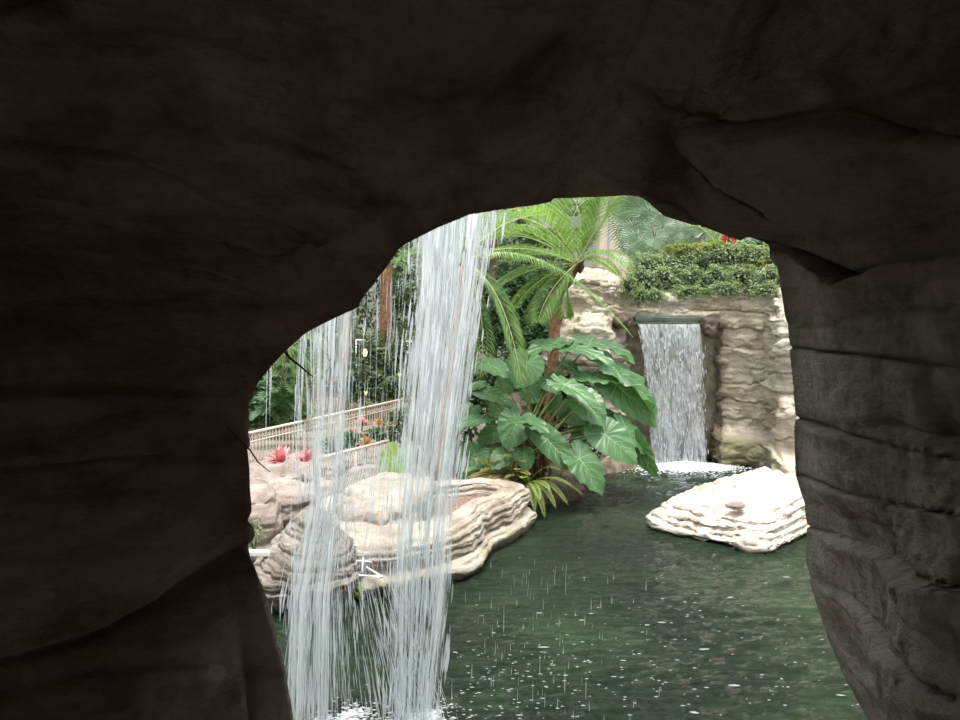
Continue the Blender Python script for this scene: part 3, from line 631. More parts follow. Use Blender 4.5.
# (attach, tip, width px, depth, up vector) read from the photograph at 4x
CAMD = Vector((0, -1, .25))
ears = [ # ax,ay, tx,ty, W, dY(attach), dY(tip), up(x,y,z)
 (500,95,365,125,75,.3,-.1,(0,-.25,1)), (560,112,738,140,80,.2,-.2,(0,-.3,1)), (640,88,826,122,70,.5,.3,(.1,-.3,1)), (235,178,322,212,95,0,-.4,(-.1,-.55,1)),
 (388,172,352,272,135,-.3,-.5,(.25,-1,.5)), (640,228,792,232,85,0,-.2,(0,-.45,1)), (700,172,952,322,85,.2,-.1,(.35,-.35,1)), (745,262,930,420,70,.1,0,(-.6,-.35,.8)),
 (540,262,692,325,85,-.5,-.8,(.1,-.5,1)), (618,325,700,412,125,-.4,-.7,(.1,-.9,.6)), (400,412,312,386,80,-.7,-1.1,(0,-.35,1)), (398,405,476,440,80,-.75,-1.1,(.1,-.5,1)), (352,405,300,505,140,-.4,-.7,(-.15,-1,.35)),
 (200,398,100,412,60,-.1,-.5,(0,-.4,1)), (205,258,148,272,55,.2,0,(0,-.5,1)), (225,292,342,326,60,0,-.3,(0,-.6,1)), (470,478,582,600,85,-.7,-1,(-.35,-.7,.7)),
 (598,555,706,690,135,-.8,-1.1,(.3,-.8,.75)), (700,458,835,562,140,-.5,-.8,(0,-.85,.7)), (780,432,902,545,90,-.2,-.4,(.3,-.6,.8)), (838,505,902,642,75,-.3,-.5,(-.9,-.5,.5)),
 (300,540,250,588,90,-.6,-.9,(-.1,-.7,.7)), (375,535,392,600,80,-.6,-.8,(.1,-.8,.6)), (180,540,120,625,110,-.2,-.5,(-.2,-.9,.5)), (235,515,190,560,80,.1,-.1,(-.2,-.9,.5)),
 (560,372,620,412,90,.3,.1,(0,-1,.5)), (480,240,520,288,95,.2,0,(.1,-1,.4)), (400,285,450,322,90,.3,.1,(0,-1,.4)), (640,430,690,482,80,.2,0,(.1,-1,.4)), (170,355,150,398,70,.2,0,(-.1,-1,.5)),
 (540,172,590,198,80,.5,.3,(0,-.5,1)), (330,190,330,270,90,.15,.05,(-.5,-1,.3)), (430,90,510,72,60,.6,.6,(0,-.3,1)), (640,440,560,480,90,.3,.1,(-.1,-1,.4)), (280,350,240,400,90,.3,.2,(-.1,-1,.4)), (520,330,480,380,80,.3,.2,(0,-1,.4)),
 (260,450,190,480,80,.2,0,(-.1,-1,.5)), (300,260,270,310,80,.4,.3,(0,-1,.4)), (700,380,760,400,60,.4,.3,(0,-.8,.6))]
EY = 13.6
plant = empty('elephant_ear_plant', pt(532, 455, EY+.1)-Vector((0, 0, .0)))
tag(plant, 'large elephant ear plant with broad heart-shaped leaves at the water edge', 'plant')
for i, (ax, ay, tx, ty, W, d0, d1, up) in enumerate(ears):
    A = pt(430+ax/4, 320+ay/4, EY+d0); T = pt(430+tx/4, 320+ty/4, EY+d1); f = pt(530+random.uniform(-14, 18), 452+random.uniform(-6, 14), EY+.1+random.uniform(-.2, .2))
    L3 = (T-A).length; Wm = max(W/4/800*EY, .6*L3)*1.05
    Wm = min(Wm, L3*1.55)
    ear_leaf(A, T, Wm, up, plant, f, i)
c = MB(); r_ = random.Random(4)
for k in range(46):
    a = pt(530+r_.gauss(0, 11), 474+r_.uniform(-4, 16), EY+r_.uniform(-.2, .25)); e = a+Vector((r_.gauss(0, .12), r_.gauss(0, .1), r_.uniform(.35, .75)))
    c.tube([a, a.lerp(e, .5)+Vector((r_.gauss(0, .03), 0, 0)), e], [.035, .025, .01], 6)
c.build('trunk', M['root'], plant)
rock('rock', [(-.6,13.2),(.2,13.0),(.9,13.15),(1.6,13.4),(1.9,14.0),(1.5,14.6),(.3,14.8),(-.6,14.4)], [(.95,-.7),(1,0),(.98,.14),(.85,.24),(.5,.32),(0,.34)], M['dark'],
     'low dark wet rock under the elephant ear plant', amp=.08, th=.15, lay=.06, nu=120, nr=40, seed=31)

def bez(p0, p1, p2, n):
    return [p0*(1-t)**2+p1*2*t*(1-t)+p2*t*t for t in [k/(n-1) for k in range(n)]]
def frond(path, parent, mat='palmy', ll=.5, lw=.014, n=64, droop=.35, fold=.5, rad=.014, t0=.12, sweep=.6, up=Vector((0, 0, 1)), name='frond', both=True, twist=0.0, seed=0, stem='rachis'):
    r_ = random.Random(seed); m = len(path); b = MB()
    for i in range(n):
        t = t0+(1-t0)*i/(n-1)*.995; q = t*(m-1); k = min(m-2, int(q)); p = path[k].lerp(path[k+1], q-k); tan = (path[min(k+1, m-1)]-path[max(k-1, 0)]).normalized()
        X, Yv, Zv = frame(tan, up)
        L = ll*(math.sin(math.pi*min(1, (t-t0)/(1-t0)*.88+.12))**.6)*r_.uniform(.88, 1.08)*(1 if t < .96 else .8)
        for s in (1, -1):
            d = (Yv*s*math.cos(fold)+Zv*math.sin(fold)+X*(sweep+.5*t)).normalized(); d2 = (d+Vector((0, 0, -droop*2))).normalized()
            p1 = p+d*L*.5; p2 = p1+d2*L*.5; wv = X.cross(d).cross(d).normalized()*lw; wz = d.cross(wv).normalized()*lw*.35
            b.add([p, p1+wv*.9+wz, p1-wz*0, p1-wv*.9+wz, p2], [(0, 1, 2), (0, 2, 3), (1, 4, 2), (2, 4, 3)])
    fr = b.build(name, M[mat], parent, False)
    c = MB(); c.tube(path, [rad*(1-.8*k/(m-1)) for k in range(m)], 6); c.build('frond_stem', M[stem], fr)
    return fr
# palm with its crown behind the near curtain (pale drooping fronds)
def trunk(parent, x0, y0, x1, y1, Y, w, z_foot, mat='trunk'):  # straight ringed palm stem
    a = pt(x0, y0, Y); c = pt(x1, y1, Y); a.z = z_foot; b = MB(); pts = []; rr = []
    nn = 26
    for k in range(nn+1):
        t = k/nn; pts.append(c.lerp(a, t)+Vector((.03*math.sin(t*5), 0, 0))); rr.append(w*(1+.10*t)*(1+.07*(k % 2)))
    b.tube(pts, rr, 12); return b.build('trunk', M[mat], parent)
pa = empty('palm', (-.35, 12.9, .2)); tag(pa, 'palm with pale arching fronds growing behind the near curtain of water', 'palm')
CA = pt(462, 262, 12.9)
pa.location = (CA.x, 12.9, .5)
trunk(pa, 436, 480, 462, 266, 12.9, .09, .5)
def F(x0, y0, Ya, x1, y1, Yb, x2, y2, Yc, **k): return frond(bez(pt(x0, y0, Ya), pt(x1, y1, Yb), pt(x2, y2, Yc), 16), **k)
F(462,262,12.9, 540,225,12.5, 633,337,12.1, parent=pa, mat='palmy', ll=.36, n=66, droop=.75, fold=.1, lw=.016, seed=1)
F(462,262,12.9, 505,275,12.6, 522,385,12.3, parent=pa, mat='palmg', ll=.62, n=44, droop=.3, fold=.15, lw=.02, seed=2, sweep=1.0)
F(462,262,12.9, 490,300,12.8, 480,380,12.7, parent=pa, mat='palmg', ll=.45, n=30, droop=.4, fold=.1, seed=3)
F(462,262,12.9, 425,240,13.0, 398,262,12.8, parent=pa, mat='palmg', ll=.55, n=34, droop=.15, fold=.1, seed=4, sweep=.9)
F(462,262,12.9, 440,205,13.0, 400,222,13.0, parent=pa, mat='palmg', ll=.5, n=34, droop=.2, seed=5)
F(462,262,12.9, 500,212,13.2, 548,215,13.4, parent=pa, mat='palmy', ll=.5, n=34, droop=.2, seed=6)
F(462,262,12.9, 510,235,13.4, 575,262,13.7, parent=pa, mat='palmy', ll=.42, n=40, droop=.5, fold=.2, seed=7)
F(462,262,12.9, 455,180,12.9, 478,160,12.5, parent=pa, mat='palmy', ll=.5, n=34, droop=.2, seed=8)
# brightly lit palm in the middle
pb = empty('palm', (1.4, 14.6, .3)); tag(pb, 'bright green palm with a reddish trunk in front of the left part of the cliff', 'palm')
CB = pt(576, 266, 14.6); tb = trunk(pb, 548, 380, 556, 292, 14.9, .105, .3)
bt = MB(); r_ = random.Random(2)
a0 = pt(556, 296, 14.9)
bt.tube([a0, a0.lerp(CB, .5)+Vector((0, 0, .05)), CB+Vector((.02, 0, .05))], [.1, .17, .1], 12)
for k in range(40):
    an = r_.uniform(0, 6.28); z = r_.uniform(-.12, .12); p = CB+Vector((.09*math.cos(an), .09*math.sin(an), z)); bt.tube([p, p+Vector((.09*math.cos(an), .09*math.sin(an), .09))], [.035, .012], 5)
bt.build('crown_shaft', M['root'], pb)
pb.location = (a0.x, 14.9, .3)
fb = [(540,205,500,222,.75,.1),(520,235,486,262,.6,.3),(530,262,492,292,.7,.3),(550,215,520,170,.75,.1),(545,290,538,322,.5,.5),(560,290,566,318,.4,.5),(590,205,560,180,.7,.1),(600,225,612,190,.7,.2),(610,240,626,268,.42,.4),
      (596,250,618,275,.35,.5),(560,200,600,196,.75,.1),(520,215,505,235,.7,.25),(540,245,508,262,.65,.4),(575,230,592,240,.5,.4),(535,275,512,310,.5,.5),(528,225,492,240,.7,.15)]
for i, (mx, my, ex, ey, ll, dr) in enumerate(fb):
    dY = [-.9, .4, -.4, .9, -.8, .2, .6, -.5][i % 8]
    F(576,264,14.6, mx,my,14.6+dY*.5, ex,ey,14.6+dY, parent=pb, mat='palmy', ll=ll*1.15, n=70, droop=dr, fold=.25, lw=.009, seed=20+i, t0=.08)

# fan palms on the terrace
def fan_leaf(c, nrm, upv, R_, foot, parent, mat='fan', seg=34, spread=2.6, seed=0):
    r_ = random.Random(seed); n = Vector(nrm).normalized(); U = Vector(upv); U = (U-n*U.dot(n)).normalized(); S = U.cross(n); b = MB(); c = Vector(c)
    for k in range(seg):
        a = -spread+2*spread*k/(seg-1); L = R_*r_.uniform(.88, 1.05)*(1-.12*abs(a)/spread); d = U*math.cos(a)+S*math.sin(a); s = S*math.cos(a)-U*math.sin(a); w = R_*spread/seg*.42
        m1 = c+d*L*.55+n*.03; tip = c+d*L+Vector((0, 0, -.10*R_))-n*.05
        b.add([c, m1+s*w, m1+n*w*.5, m1-s*w, tip], [(0, 1, 2), (0, 2, 3), (1, 4, 2), (2, 4, 3)])
    lf = b.build('leaf', M[mat], parent, False)
    cc = MB(); cc.tube(bez(Vector(foot), Vector(foot).lerp(c, .6)+Vector((0, 0, .1)), c, 7), .012, 5); cc.build('leaf_stalk', M['stem'], lf); return lf
def fanpalm(px, py, Y, leaves, label, zf, mat='fan', R_=.55):
    C_ = pt(px, py, Y); e = empty('fan_palm', (C_.x, Y, zf)); tag(e, label, 'palm')
    b = MB(); b.tube([(C_.x, Y, zf-.1), (C_.x+.02, Y, (zf+C_.z)/2), C_], [.09, .08, .07], 10); b.build('trunk', M['trunk'], e)
    for i, (x, y, dy, nr, upv, r) in enumerate(leaves): fan_leaf(pt(x, y, Y+dy), nr, upv, r, C_, e, mat, seed=i)
fanpalm(655, 240, 18.5, [(636,236,-.3,(-.3,-1,.3),(-1,0,.1),.62),(650,222,-.2,(.2,-1,.2),(-.2,0,1),.55),(664,226,-.4,(.2,-1,.3),(.6,0,.8),.55),(638,246,-.5,(-.2,-1,.3),(-.6,0,-1),.6),
 (655,238,-.7,(.1,-1,.4),(0,0,-1),.5),(672,238,-.2,(.3,-1,.3),(1,0,0),.55),(628,225,.2,(-.2,-1,.3),(-.8,0,.5),.6),(640,208,.1,(-.1,-1,-.1),(-.2,0,1),.7),(660,205,.2,(.1,-1,0),(.3,0,1),.7),(645,250,-.6,(0,-1,.5),(-.4,0,-1),.5)],
 'blue-green fan palm beside the beige column above the cliff', 3.6)
fanpalm(632, 200, 20.0, [(628,205,-.3,(-.2,-1,-.2),(-1,0,-.3),.7),(640,200,-.2,(.1,-1,-.2),(.6,0,-.8),.7),(620,200,.1,(-.2,-1,-.2),(-.5,0,-1),.6),(650,205,.1,(.2,-1,-.2),(.8,0,-.5),.7),(634,192,0,(0,-1,0),(0,0,1),.7)],
 'taller fan palm behind, at the top of the opening', 3.7)
fanpalm(700, 240, 19.0, [(692,236,-.2,(-.2,-1,.3),(-.6,0,1),.55),(704,232,-.3,(.1,-1,.3),(.3,0,1),.55),(714,240,-.2,(.2,-1,.3),(1,0,.2),.55),(695,246,-.4,(0,-1,.4),(-.6,0,-.6),.5),(684,240,.1,(-.2,-1,.2),(-1,0,.3),.55)],
 'small fan palm in the middle of the terrace planting', 3.6)
fp = empty('feather_palm', pt(728, 262, 18.2)); tag(fp, 'bright green feathery palm right of the fan palms, under the rock arch', 'palm')
for i, (mx, my, ex, ey) in enumerate([(705,222,690,226),(725,225,745,240),(712,235,700,250),(735,235,755,255),(718,222,712,212)]):
    F(728,262,18.2, mx,my,18.2, ex,ey,18.0, parent=fp, mat='palmy', ll=.42, n=30, droop=.3, seed=60+i)

# leaf clouds
def leaf_cloud(name, blobs, n, size, mat, parent=None, seed=0, aspect=.5, hang=.0, shell=.55, core=True, zmin=None):
    g = np.random.default_rng(seed); tot = sum(b[1][0]*b[1][2]+b[1][0]*b[1][1] for b in blobs); VS = []; 
    for c, r in blobs:
        k = max(3, int(n*(r[0]*r[2]+r[0]*r[1])/tot)); d = g.normal(size=(k, 3)); d /= np.linalg.norm(d, axis=1, keepdims=True); d[:, 1] = -np.abs(d[:, 1])*(g.random(k) < .75)+np.abs(d[:, 1])*.5
        rad = shell+(1-shell)*g.random(k)**.6
        rad = rad*(1+.25*np.sin(d[:, 0]*7+c[0]*5)*np.cos(d[:, 2]*6+c[2]*3))
        pos = np.array(c)+d*np.array(r)*rad[:, None]
        nrm = d+g.normal(size=(k, 3))*.55+np.array([0, -.1, .5]); nrm /= np.linalg.norm(nrm, axis=1, keepdims=True)
        ax = g.normal(size=(k, 3))+np.array([0, 0, -hang]); ax -= nrm*(ax*nrm).sum(1, keepdims=True); ax /= np.linalg.norm(ax, axis=1, keepdims=True)
        s = np.cross(nrm, ax); L = (size*g.uniform(.6, 1.25, k))[:, None]; w = L*aspect*.5
        VS.append(np.stack([pos-ax*L*.5, pos+s*w-ax*L*.05+nrm*w*.35, pos+ax*L*.5, pos-s*w-ax*L*.05+nrm*w*.35], 1))
    V = np.concatenate(VS); 
    if zmin is not None: V = V[V[:, :, 2].min(1) > zmin]
    m_ = len(V); idx = np.arange(m_)[:, None]*4; Fc = np.concatenate([idx+np.array([[0, 1, 2]]), idx+np.array([[0, 2, 3]])])
    me = bpy.data.meshes.new(name); me.from_pydata(V.reshape(-1, 3).tolist(), [], Fc.tolist()); me.update()
    return link(name, me, mat, parent, False)
def core_blob(blobs, parent, k=.45, name='shade_core'):  # dark lumps inside the foliage stand in for its inner shade
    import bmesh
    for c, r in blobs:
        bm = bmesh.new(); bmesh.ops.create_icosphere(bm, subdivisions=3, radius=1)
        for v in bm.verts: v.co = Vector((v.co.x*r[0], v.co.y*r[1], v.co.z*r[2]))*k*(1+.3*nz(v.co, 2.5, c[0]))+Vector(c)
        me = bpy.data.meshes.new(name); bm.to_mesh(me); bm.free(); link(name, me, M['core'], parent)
def bush(name, blobs, n, size, mat, label, cat='shrub', seed=0, group=None, **k):
    zf = min(c[2]-r[2] for c, r in blobs); c0 = blobs[0][0]; e = empty(name, (c0[0], c0[1], zf)); tag(e, label, cat, group)
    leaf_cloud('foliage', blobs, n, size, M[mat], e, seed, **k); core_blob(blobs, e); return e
def pb_(x, y, Y, r): q = pt(x, y, Y); return ((q.x, q.y, q.z), r)
# hedge over the waterfall
hb = [pb_(x, y, Y, r) for x, y, Y, r in [(x_, 266-6*min(1, max(0, (x_-660)/70))+3.5*math.sin(x_*1.3), 17.3-.004*max(0, x_-720), (.42,.5,.30+.08*math.sin(x_*.9))) for x_ in range(645, 830, 14)]]+[pb_(x_, 281+5*math.sin(x_*1.7), 16.85-.006*max(0, x_-720), (.36,.4,.26)) for x_ in range(638, 830, 13)]
bush('hedge', hb, 30000, .068, 'hedge', 'dense small-leaved hedge spilling over the top of the cliff above the far waterfall', 'hedge', 3, hang=.4, shell=.35)
bush('trailing_shrub', [pb_(x, y, Y, r) for x, y, Y, r in [(628,285,16.5,(.2,.25,.3)),(640,296,16.5,(.22,.2,.22)),(655,296,16.5,(.3,.2,.16)),(690,292,16.5,(.45,.2,.16)),(725,289,16.4,(.4,.2,.16)),(765,290,16.2,(.35,.2,.18))]],
     4200, .065, 'hedge', 'thin trailing shoots hanging below the hedge onto the cliff face', 'shrub', 4, hang=1.0, shell=.1)
bush('yellow_shrub', [pb_(x, y, Y, r) for x, y, Y, r in [(682,250,17.3,(.45,.3,.17)),(712,249,17.3,(.5,.3,.17)),(745,253,17.2,(.5,.3,.2)),(768,262,17.0,(.35,.3,.2))]], 3200, .07, 'hedgey', 'yellow-green new growth along the top of the hedge', 'shrub', 5)
bush('shrub', [pb_(760,248,17.8,(.5,.3,.22)), pb_(775,252,17.6,(.3,.3,.2))], 900, .12, 'shrub', 'dark shrub at the right end above the hedge', 'shrub', 6)
e = bush('flowering_shrub', [pb_(728,240,17.9,(.16,.2,.16))], 260, .09, 'redf', 'small red-leaved shrub peeping over the hedge', 'shrub', 7)
# dark shrub behind the middle palm
bush('shrub', [pb_(x, y, Y, r) for x, y, Y, r in [(510,305,16.5,(.5,.5,.45)),(535,310,16.6,(.45,.5,.6)),(525,335,16.3,(.5,.4,.4)),(498,330,16.5,(.5,.4,.5)),(548,330,16.4,(.25,.4,.3)),(515,282,16.8,(.5,.4,.4)),(545,285,16.9,(.4,.4,.4))]], 5200, .12, 'shrub', 'dark glossy shrub behind the reddish palm trunk', 'shrub', 8)
bush('shrub', [pb_(x, y, Y, r) for x, y, Y, r in [(470,395,15.4,(.6,.4,.5)),(450,430,14.8,(.5,.4,.5)),(500,375,15.5,(.5,.4,.4)),(560,400,15.3,(.7,.4,.6)),(600,430,15.0,(.5,.3,.4)),(470,460,14.4,(.6,.4,.35))]], 5200, .13, 'shrub', 'dark shrub filling the space behind the elephant ear leaves', 'shrub', 9, )
# left background greenery
bl = [('dark rounded shrub by the left end of the far railing', [(258,400,17.5,(.6,.5,.6)),(275,395,17.8,(.6,.5,.7)),(250,380,18,(.6,.5,.6)),(235,405,17.2,(.6,.5,.6)),(290,410,17.3,(.5,.4,.35))], 3600, .16, 'shrub'),
      ('mid-green shrub behind the far railing, seen between the two near curtains', [(372,365,21,(.8,.6,.8)),(395,360,22,(.8,.6,.9)),(360,385,20.5,(.7,.5,.5)),(390,388,20.5,(.7,.5,.4))], 3600, .15, 'tree'),
      ('tall dim tree behind the thinner near curtain', [(300,330,25,(1.4,1,1.6)),(330,300,26,(1.5,1,1.6)),(345,350,25,(1.2,1,1.2)),(285,360,24,(1.2,1,1.2))], 4200, .22, 'tree'),
      ('tall dim tree behind the broad near curtain', [(400,290,26,(1.6,1,1.6)),(430,320,25,(1.5,1,1.5)),(450,370,23,(1.4,1,1.2)),(380,250,27,(1.6,1,1.4)),(470,300,26,(1.4,1,1.6))], 5200, .22, 'tree'),
      ('dim tree behind the bright palm', [(500,270,26,(1.3,1,1.5)),(530,240,27,(1.3,1,1.6)),(540,290,26,(1.2,1,1.2)),(565,225,27,(.9,.8,1.2))], 4200, .22, 'tree')]
for i, (lab, bs, n, s, mt_) in enumerate(bl):
    bush('shrub' if i < 2 else 'tree', [pb_(*q) for q in bs], n, s, mt_, lab, 'shrub' if i < 2 else 'tree', 70+i)
for x, y, r_, lab, sd in ((-7.4, 13.6, (1.0, .8, .7), 'rounded shrub on the bank far left, beyond the opening edge', 1), (-9.6, 15.5, (1.3, 1.0, 1.1), 'tall shrub on the bank furthest left, beyond the opening edge', 2), (-6.2, 19.5, (1.2, 1.0, 1.2), 'leafy shrub left of the feathery palm', 3)):
    bush('shrub', [((x, y, .2+r_[2]*.7), r_), ((x+.9, y+.3, .2+r_[2]*.5), (r_[0]*.7, r_[1]*.7, r_[2]*.7))], 2600, .15, 'tree' if sd == 2 else 'shrub', lab, 'shrub', 90+sd)
# fern-like palms behind the railing at left
cl = empty('feather_palm', (-4.6, 19, .25)); tag(cl, 'feathery drooping palm at the far left above the railing', 'palm'); 
C0 = pt(280, 345, 19)
cl.location = (C0.x, 19, .25); b = MB(); b.tube([(C0.x, 19, .2), (C0.x, 19, C0.z)], [.1, .08], 10); b.build('trunk', M['trunk'], cl)
for i, (mx, my, ex, ey) in enumerate([(262,340,248,385),(280,330,268,395),(295,330,300,395),(305,340,318,385),(250,350,240,400),(285,345,288,400),(300,320,335,360),(258,330,235,360)]):
    F(280,350,19, mx,my,18.8, ex,ey,18.5, parent=cl, mat='palmg', ll=.6, n=34, droop=.5, seed=80+i)
fs_ = empty('fern', pt(285, 425, 16.6)); tag(fs_, 'dark green fern arching behind the left end of the far railing', 'fern')
for i, (ex, ey) in enumerate([(252,420),(262,400),(275,392),(292,392),(305,402),(312,418),(262,415),(298,410)]):
    F(283,428,16.6, (283+ex)/2,min(428,ey)-16,16.4, ex,ey,16.1, parent=fs_, mat='shrub', ll=.32, n=26, droop=.3, lw=.03, seed=90+i, t0=.1, stem='stem')
# palm trunks at left
for (x, y0, y1, Y, w, lab) in [(385,400,262,22,.15,'reddish-brown palm trunk seen between the two near curtains'),(345,400,300,21,.14,'orange-brown palm trunk seen through the thinner near curtain'),(492,330,252,17.5,.1,'slim grey-brown palm trunk right of the broad near curtain')]:
    q = pt(x, y1, Y); e = empty('palm', (q.x, Y, .2)); tag(e, lab, 'palm'); trunk(e, x, y0, x, y1-30, Y, w, .2, 'ground' if w < .12 else 'trunk')
    for k in range(7):
        a = k*.9; c_ = pt(x, y1-30, Y); m_ = c_+Vector((.8*math.cos(a), .8*math.sin(a), .7)); en = c_+Vector((1.7*math.cos(a), 1.7*math.sin(a), -.1))
        frond(bez(c_, m_, en, 12), e, 'palmg', .6, .03, 30, .4, seed=k)
# ferns beside the bank
def fern(px, py, Y, tips, label, mat='fern', ll=.13, seed=0):
    q = pt(px, py, Y); e = empty('fern', q); tag(e, label, 'fern')
    for i, (ex, ey, dy) in enumerate(tips): frond(bez(q, pt((px+ex)/2, min(py, ey)-abs(ex-px)*.25-3, Y+dy*.5), pt(ex, ey, Y+dy), 12), e, mat, ll, .006, 54, .12, .1, .006, .08, .3, seed=seed+i, stem='stem')
fern(528, 484, 13.0, [(583,495,-.5),(572,486,-.6),(556,508,-.8),(545,518,-.8),(535,512,-.9),(522,478,-.6),(560,470,-.3),(515,470,-.4),(540,500,-.9),(568,505,-.7),(550,490,-.7),(505,478,-.5)], 'yellow-green fern hanging over the water right of the pale bank rock', 'fern', .10, 100)
fern(505, 478, 13.1, [(470,480,-.3),(480,472,-.3),(492,462,-.3),(510,458,-.3),(525,462,-.4),(530,475,-.5),(476,488,-.5),(500,488,-.6),(488,482,-.5),(462,484,-.4)], 'fern with partly dried brown fronds behind the planter pit', 'ferndry', .13, 120)
fern(490, 476, 13.3, [(465,472,-.3),(476,460,-.3),(498,456,-.2),(512,470,-.4),(482,480,-.5),(470,485,-.5)], 'light green fern between the elephant ear plant and the planter pit', 'fern', .13, 140)
# green plants in the left rocks
def tuft(px, py, Y, r, n, size, mat, label, seed, name='small_plant', cat='plant'):
    q = pt(px, py, Y); e = empty(name, q); tag(e, label, cat); leaf_cloud('foliage', [((q.x, q.y, q.z), r)], n, size, M[mat], e, seed)
    b = MB(); r_ = random.Random(seed)
    for k in range(8): b.tube([q-Vector((0, 0, r[2])), q+Vector((r_.uniform(-1, 1)*r[0]*.6, r_.uniform(-.5, .5)*r[1], r_.uniform(0, 1)*r[2]*.6))], .004, 4)
    b.build('stem', M['stem'], e)
tuft(303, 528, 10.3, (.22, .15, .1), 160, .07, 'hedge', 'small green plant on top of the grey boulder', 1)
tuft(313, 519, 10.6, (.1, .1, .12), 60, .07, 'hedge', 'little upright plant beside the black gap in the rocks', 2)
tuft(277, 520, 10.6, (.05, .05, .18), 40, .06, 'hedgey', 'trailing sprig on the edge of the black gap in the rocks', 3)
tuft(254, 535, 9.5, (.13, .12, .22), 160, .05, 'hedge', 'small-leaved plant growing on the pinkish rock at the left edge', 4)
tuft(359, 592, 9.0, (.07, .08, .09), 70, .05, 'lime', 'yellow-green tuft at the right foot of the grey boulder', 5)
tuft(374, 579, 9.3, (.08, .08, .05), 60, .05, 'lime', 'yellow-green tuft at the end of the white pipe frame', 6)
tuft(484, 566, 10.25, (.03, .04, .03), 30, .03, 'lime', 'tiny moss cushion on the waterline of the pale bank rock', 7, 'moss_cushion', 'moss')
lp_ = empty('broadleaf_plant', pt(394, 490, 12.4)); tag(lp_, 'single large lime green leaf beside the nearer railing', 'plant')
ear_leaf(pt(396,458,12.4), pt(386,490,12.2), .48, (-.1,-1,.4), lp_, pt(400, 495, 12.5), 77, 'lime')
# bromeliads
def bromeliad(px, py, Y, r, mat, label, seed, n=34, spiky=1.0):
    q = pt(px, py, Y); e = empty('bromeliad', q); tag(e, label, 'flower', 'bromeliads and blooms beside the railings'); r_ = random.Random(seed); b = MB()
    for k in range(n):
        a = r_.uniform(0, 6.28); el = r_.uniform(.1, 1.45); d = Vector((math.cos(a)*math.cos(el), math.sin(a)*math.cos(el), math.sin(el))); s = d.cross(Vector((0, 0, 1))).normalized()*r*.11; L = r*r_.uniform(.7, 1.1)
        m1 = q+d*L*.5; t_ = q+d*L+Vector((0, 0, -.15*r)); b.add([q-s*.6, q+s*.6, m1+s, m1-s, t_], [(0, 1, 2, 3), (3, 2, 4)])
    b.build('petals', M[mat], e, False)
    c = MB(); c.tube([q-Vector((0, 0, r*.8)), q], [.02, .02], 6); c.build('stem', M['stem'], e)
bromeliad(280, 464, 13.7, .40, 'pinkf', 'spiky coral pink bromeliad left of the bigger one behind the beige rock shelf', 1, 60)
bromeliad(307, 464, 13.5, .36, 'pinkf', 'bright pink bromeliad seen beside the thinner near curtain', 2, 70)
bromeliad(362, 424, 15.6, .18, 'pinkf', 'round rose-pink bloom against the far railing', 3, 60)
bromeliad(354, 433, 15.2, .14, 'pinkf', 'small pink bloom left of the round rose-pink one', 4, 40)
bromeliad(379, 425, 15.8, .2, 'orangef', 'orange-brown spiky plant right of the rose-pink bloom', 5, 40)
bromeliad(366, 445, 14.5, .24, 'orangef', 'orange-leaved plant just above the nearer railing', 6, 50)
bush('shrub', [pb_(x, y, Y, r_) for x, y, Y, r_ in [(405,425,15.6,(.4,.3,.4)),(430,430,15.2,(.5,.3,.5)),(455,400,16.5,(.6,.4,.6)),(425,395,17.5,(.5,.3,.4))]], 2600, .13, 'tree', 'grey-green shrub seen through the broad near curtain', 'shrub', 16)
bush('shrub', [pb_(350,440,15.0,(.28,.25,.2)), pb_(378,436,15.4,(.35,.25,.2)), pb_(335,446,14.6,(.3,.25,.2))], 600, .11, 'shrub', 'low grey-green planting around the blooms between the railings', 'shrub', 15)
for (x, y, Y, lab, s) in [(400,378,17,'white lily bloom near the left edge of the broad near curtain',1),(366,396,17.5,'pale yellow bloom just above the far railing',2)]:
    q = pt(x, y, Y); e = empty('flower', q-Vector((0, 0, .1))); tag(e, lab, 'flower'); b = MB()
    for k in range(5):
        a = k*1.257; d = Vector((math.cos(a)*.05, math.sin(a)*.05, .12)); s2 = Vector((-math.sin(a), math.cos(a), 0))*.03; b.add([q, q+d*.6+s2, q+d*.6-s2, q+d], [(0, 1, 2), (1, 3, 2)])
    b.build('petals', M['whitef'], e, False); c = MB(); c.tube([(q.x, q.y, .7), q], .01, 5); c.build('stem', M['stem'], e)

# ================================================================= RAILINGS, FRAMES, LAMP
def railing(A, B, h, bars, label, arches=True, low=.12):
    A = Vector(A); B = Vector(B); e = empty('railing', (A.x, A.y, A.z-h)); tag(e, label, 'railing')
    def bar(z0, r, nm): b = MB(); b.tube([A-Vector((0, 0, z0)), B-Vector((0, 0, z0))], r, 8); b.build(nm, M['rail'], e)
    bar(0, .028, 'top_rail'); bar(h-low, .014, 'bottom_rail')
    if arches: bar(.17, .014, 'middle_rail')
    for k in range(bars):
        t = (k+.5)/bars; p = A.lerp(B, t); b = MB(); b.tube([p, p-Vector((0, 0, h-low))], .009, 6)
        if arches:
            w = (B-A)/bars*.5; pts = [p-Vector((0, 0, .17))+w*math.cos(a)+Vector((0, 0, .11*math.sin(a))) for a in [math.pi*j/6 for j in range(7)]]; b.tube(pts, .007, 4)
        b.build('baluster', M['rail'], e)
    for t in (0, .5, 1):
        p = A.lerp(B, t); b = MB(); b.tube([p+Vector((0, 0, .02)), p-Vector((0, 0, h))], .024, 8); b.build('post', M['rail'], e)
railing(pt(236,436,14.6), pt(418,396,19.6), .78, 66, 'cream railing with small arches along the far side of the walkway')
railing(pt(318,458.5,12.4), pt(388,441,14.0), .82, 30, 'plain cream railing on the near side of the walkway', False, .32)
railing(pt(238,484,10.9), pt(258,479.5,11.4), .42, 6, 'short piece of cream railing above the pinkish rock at the left edge', False, .05)
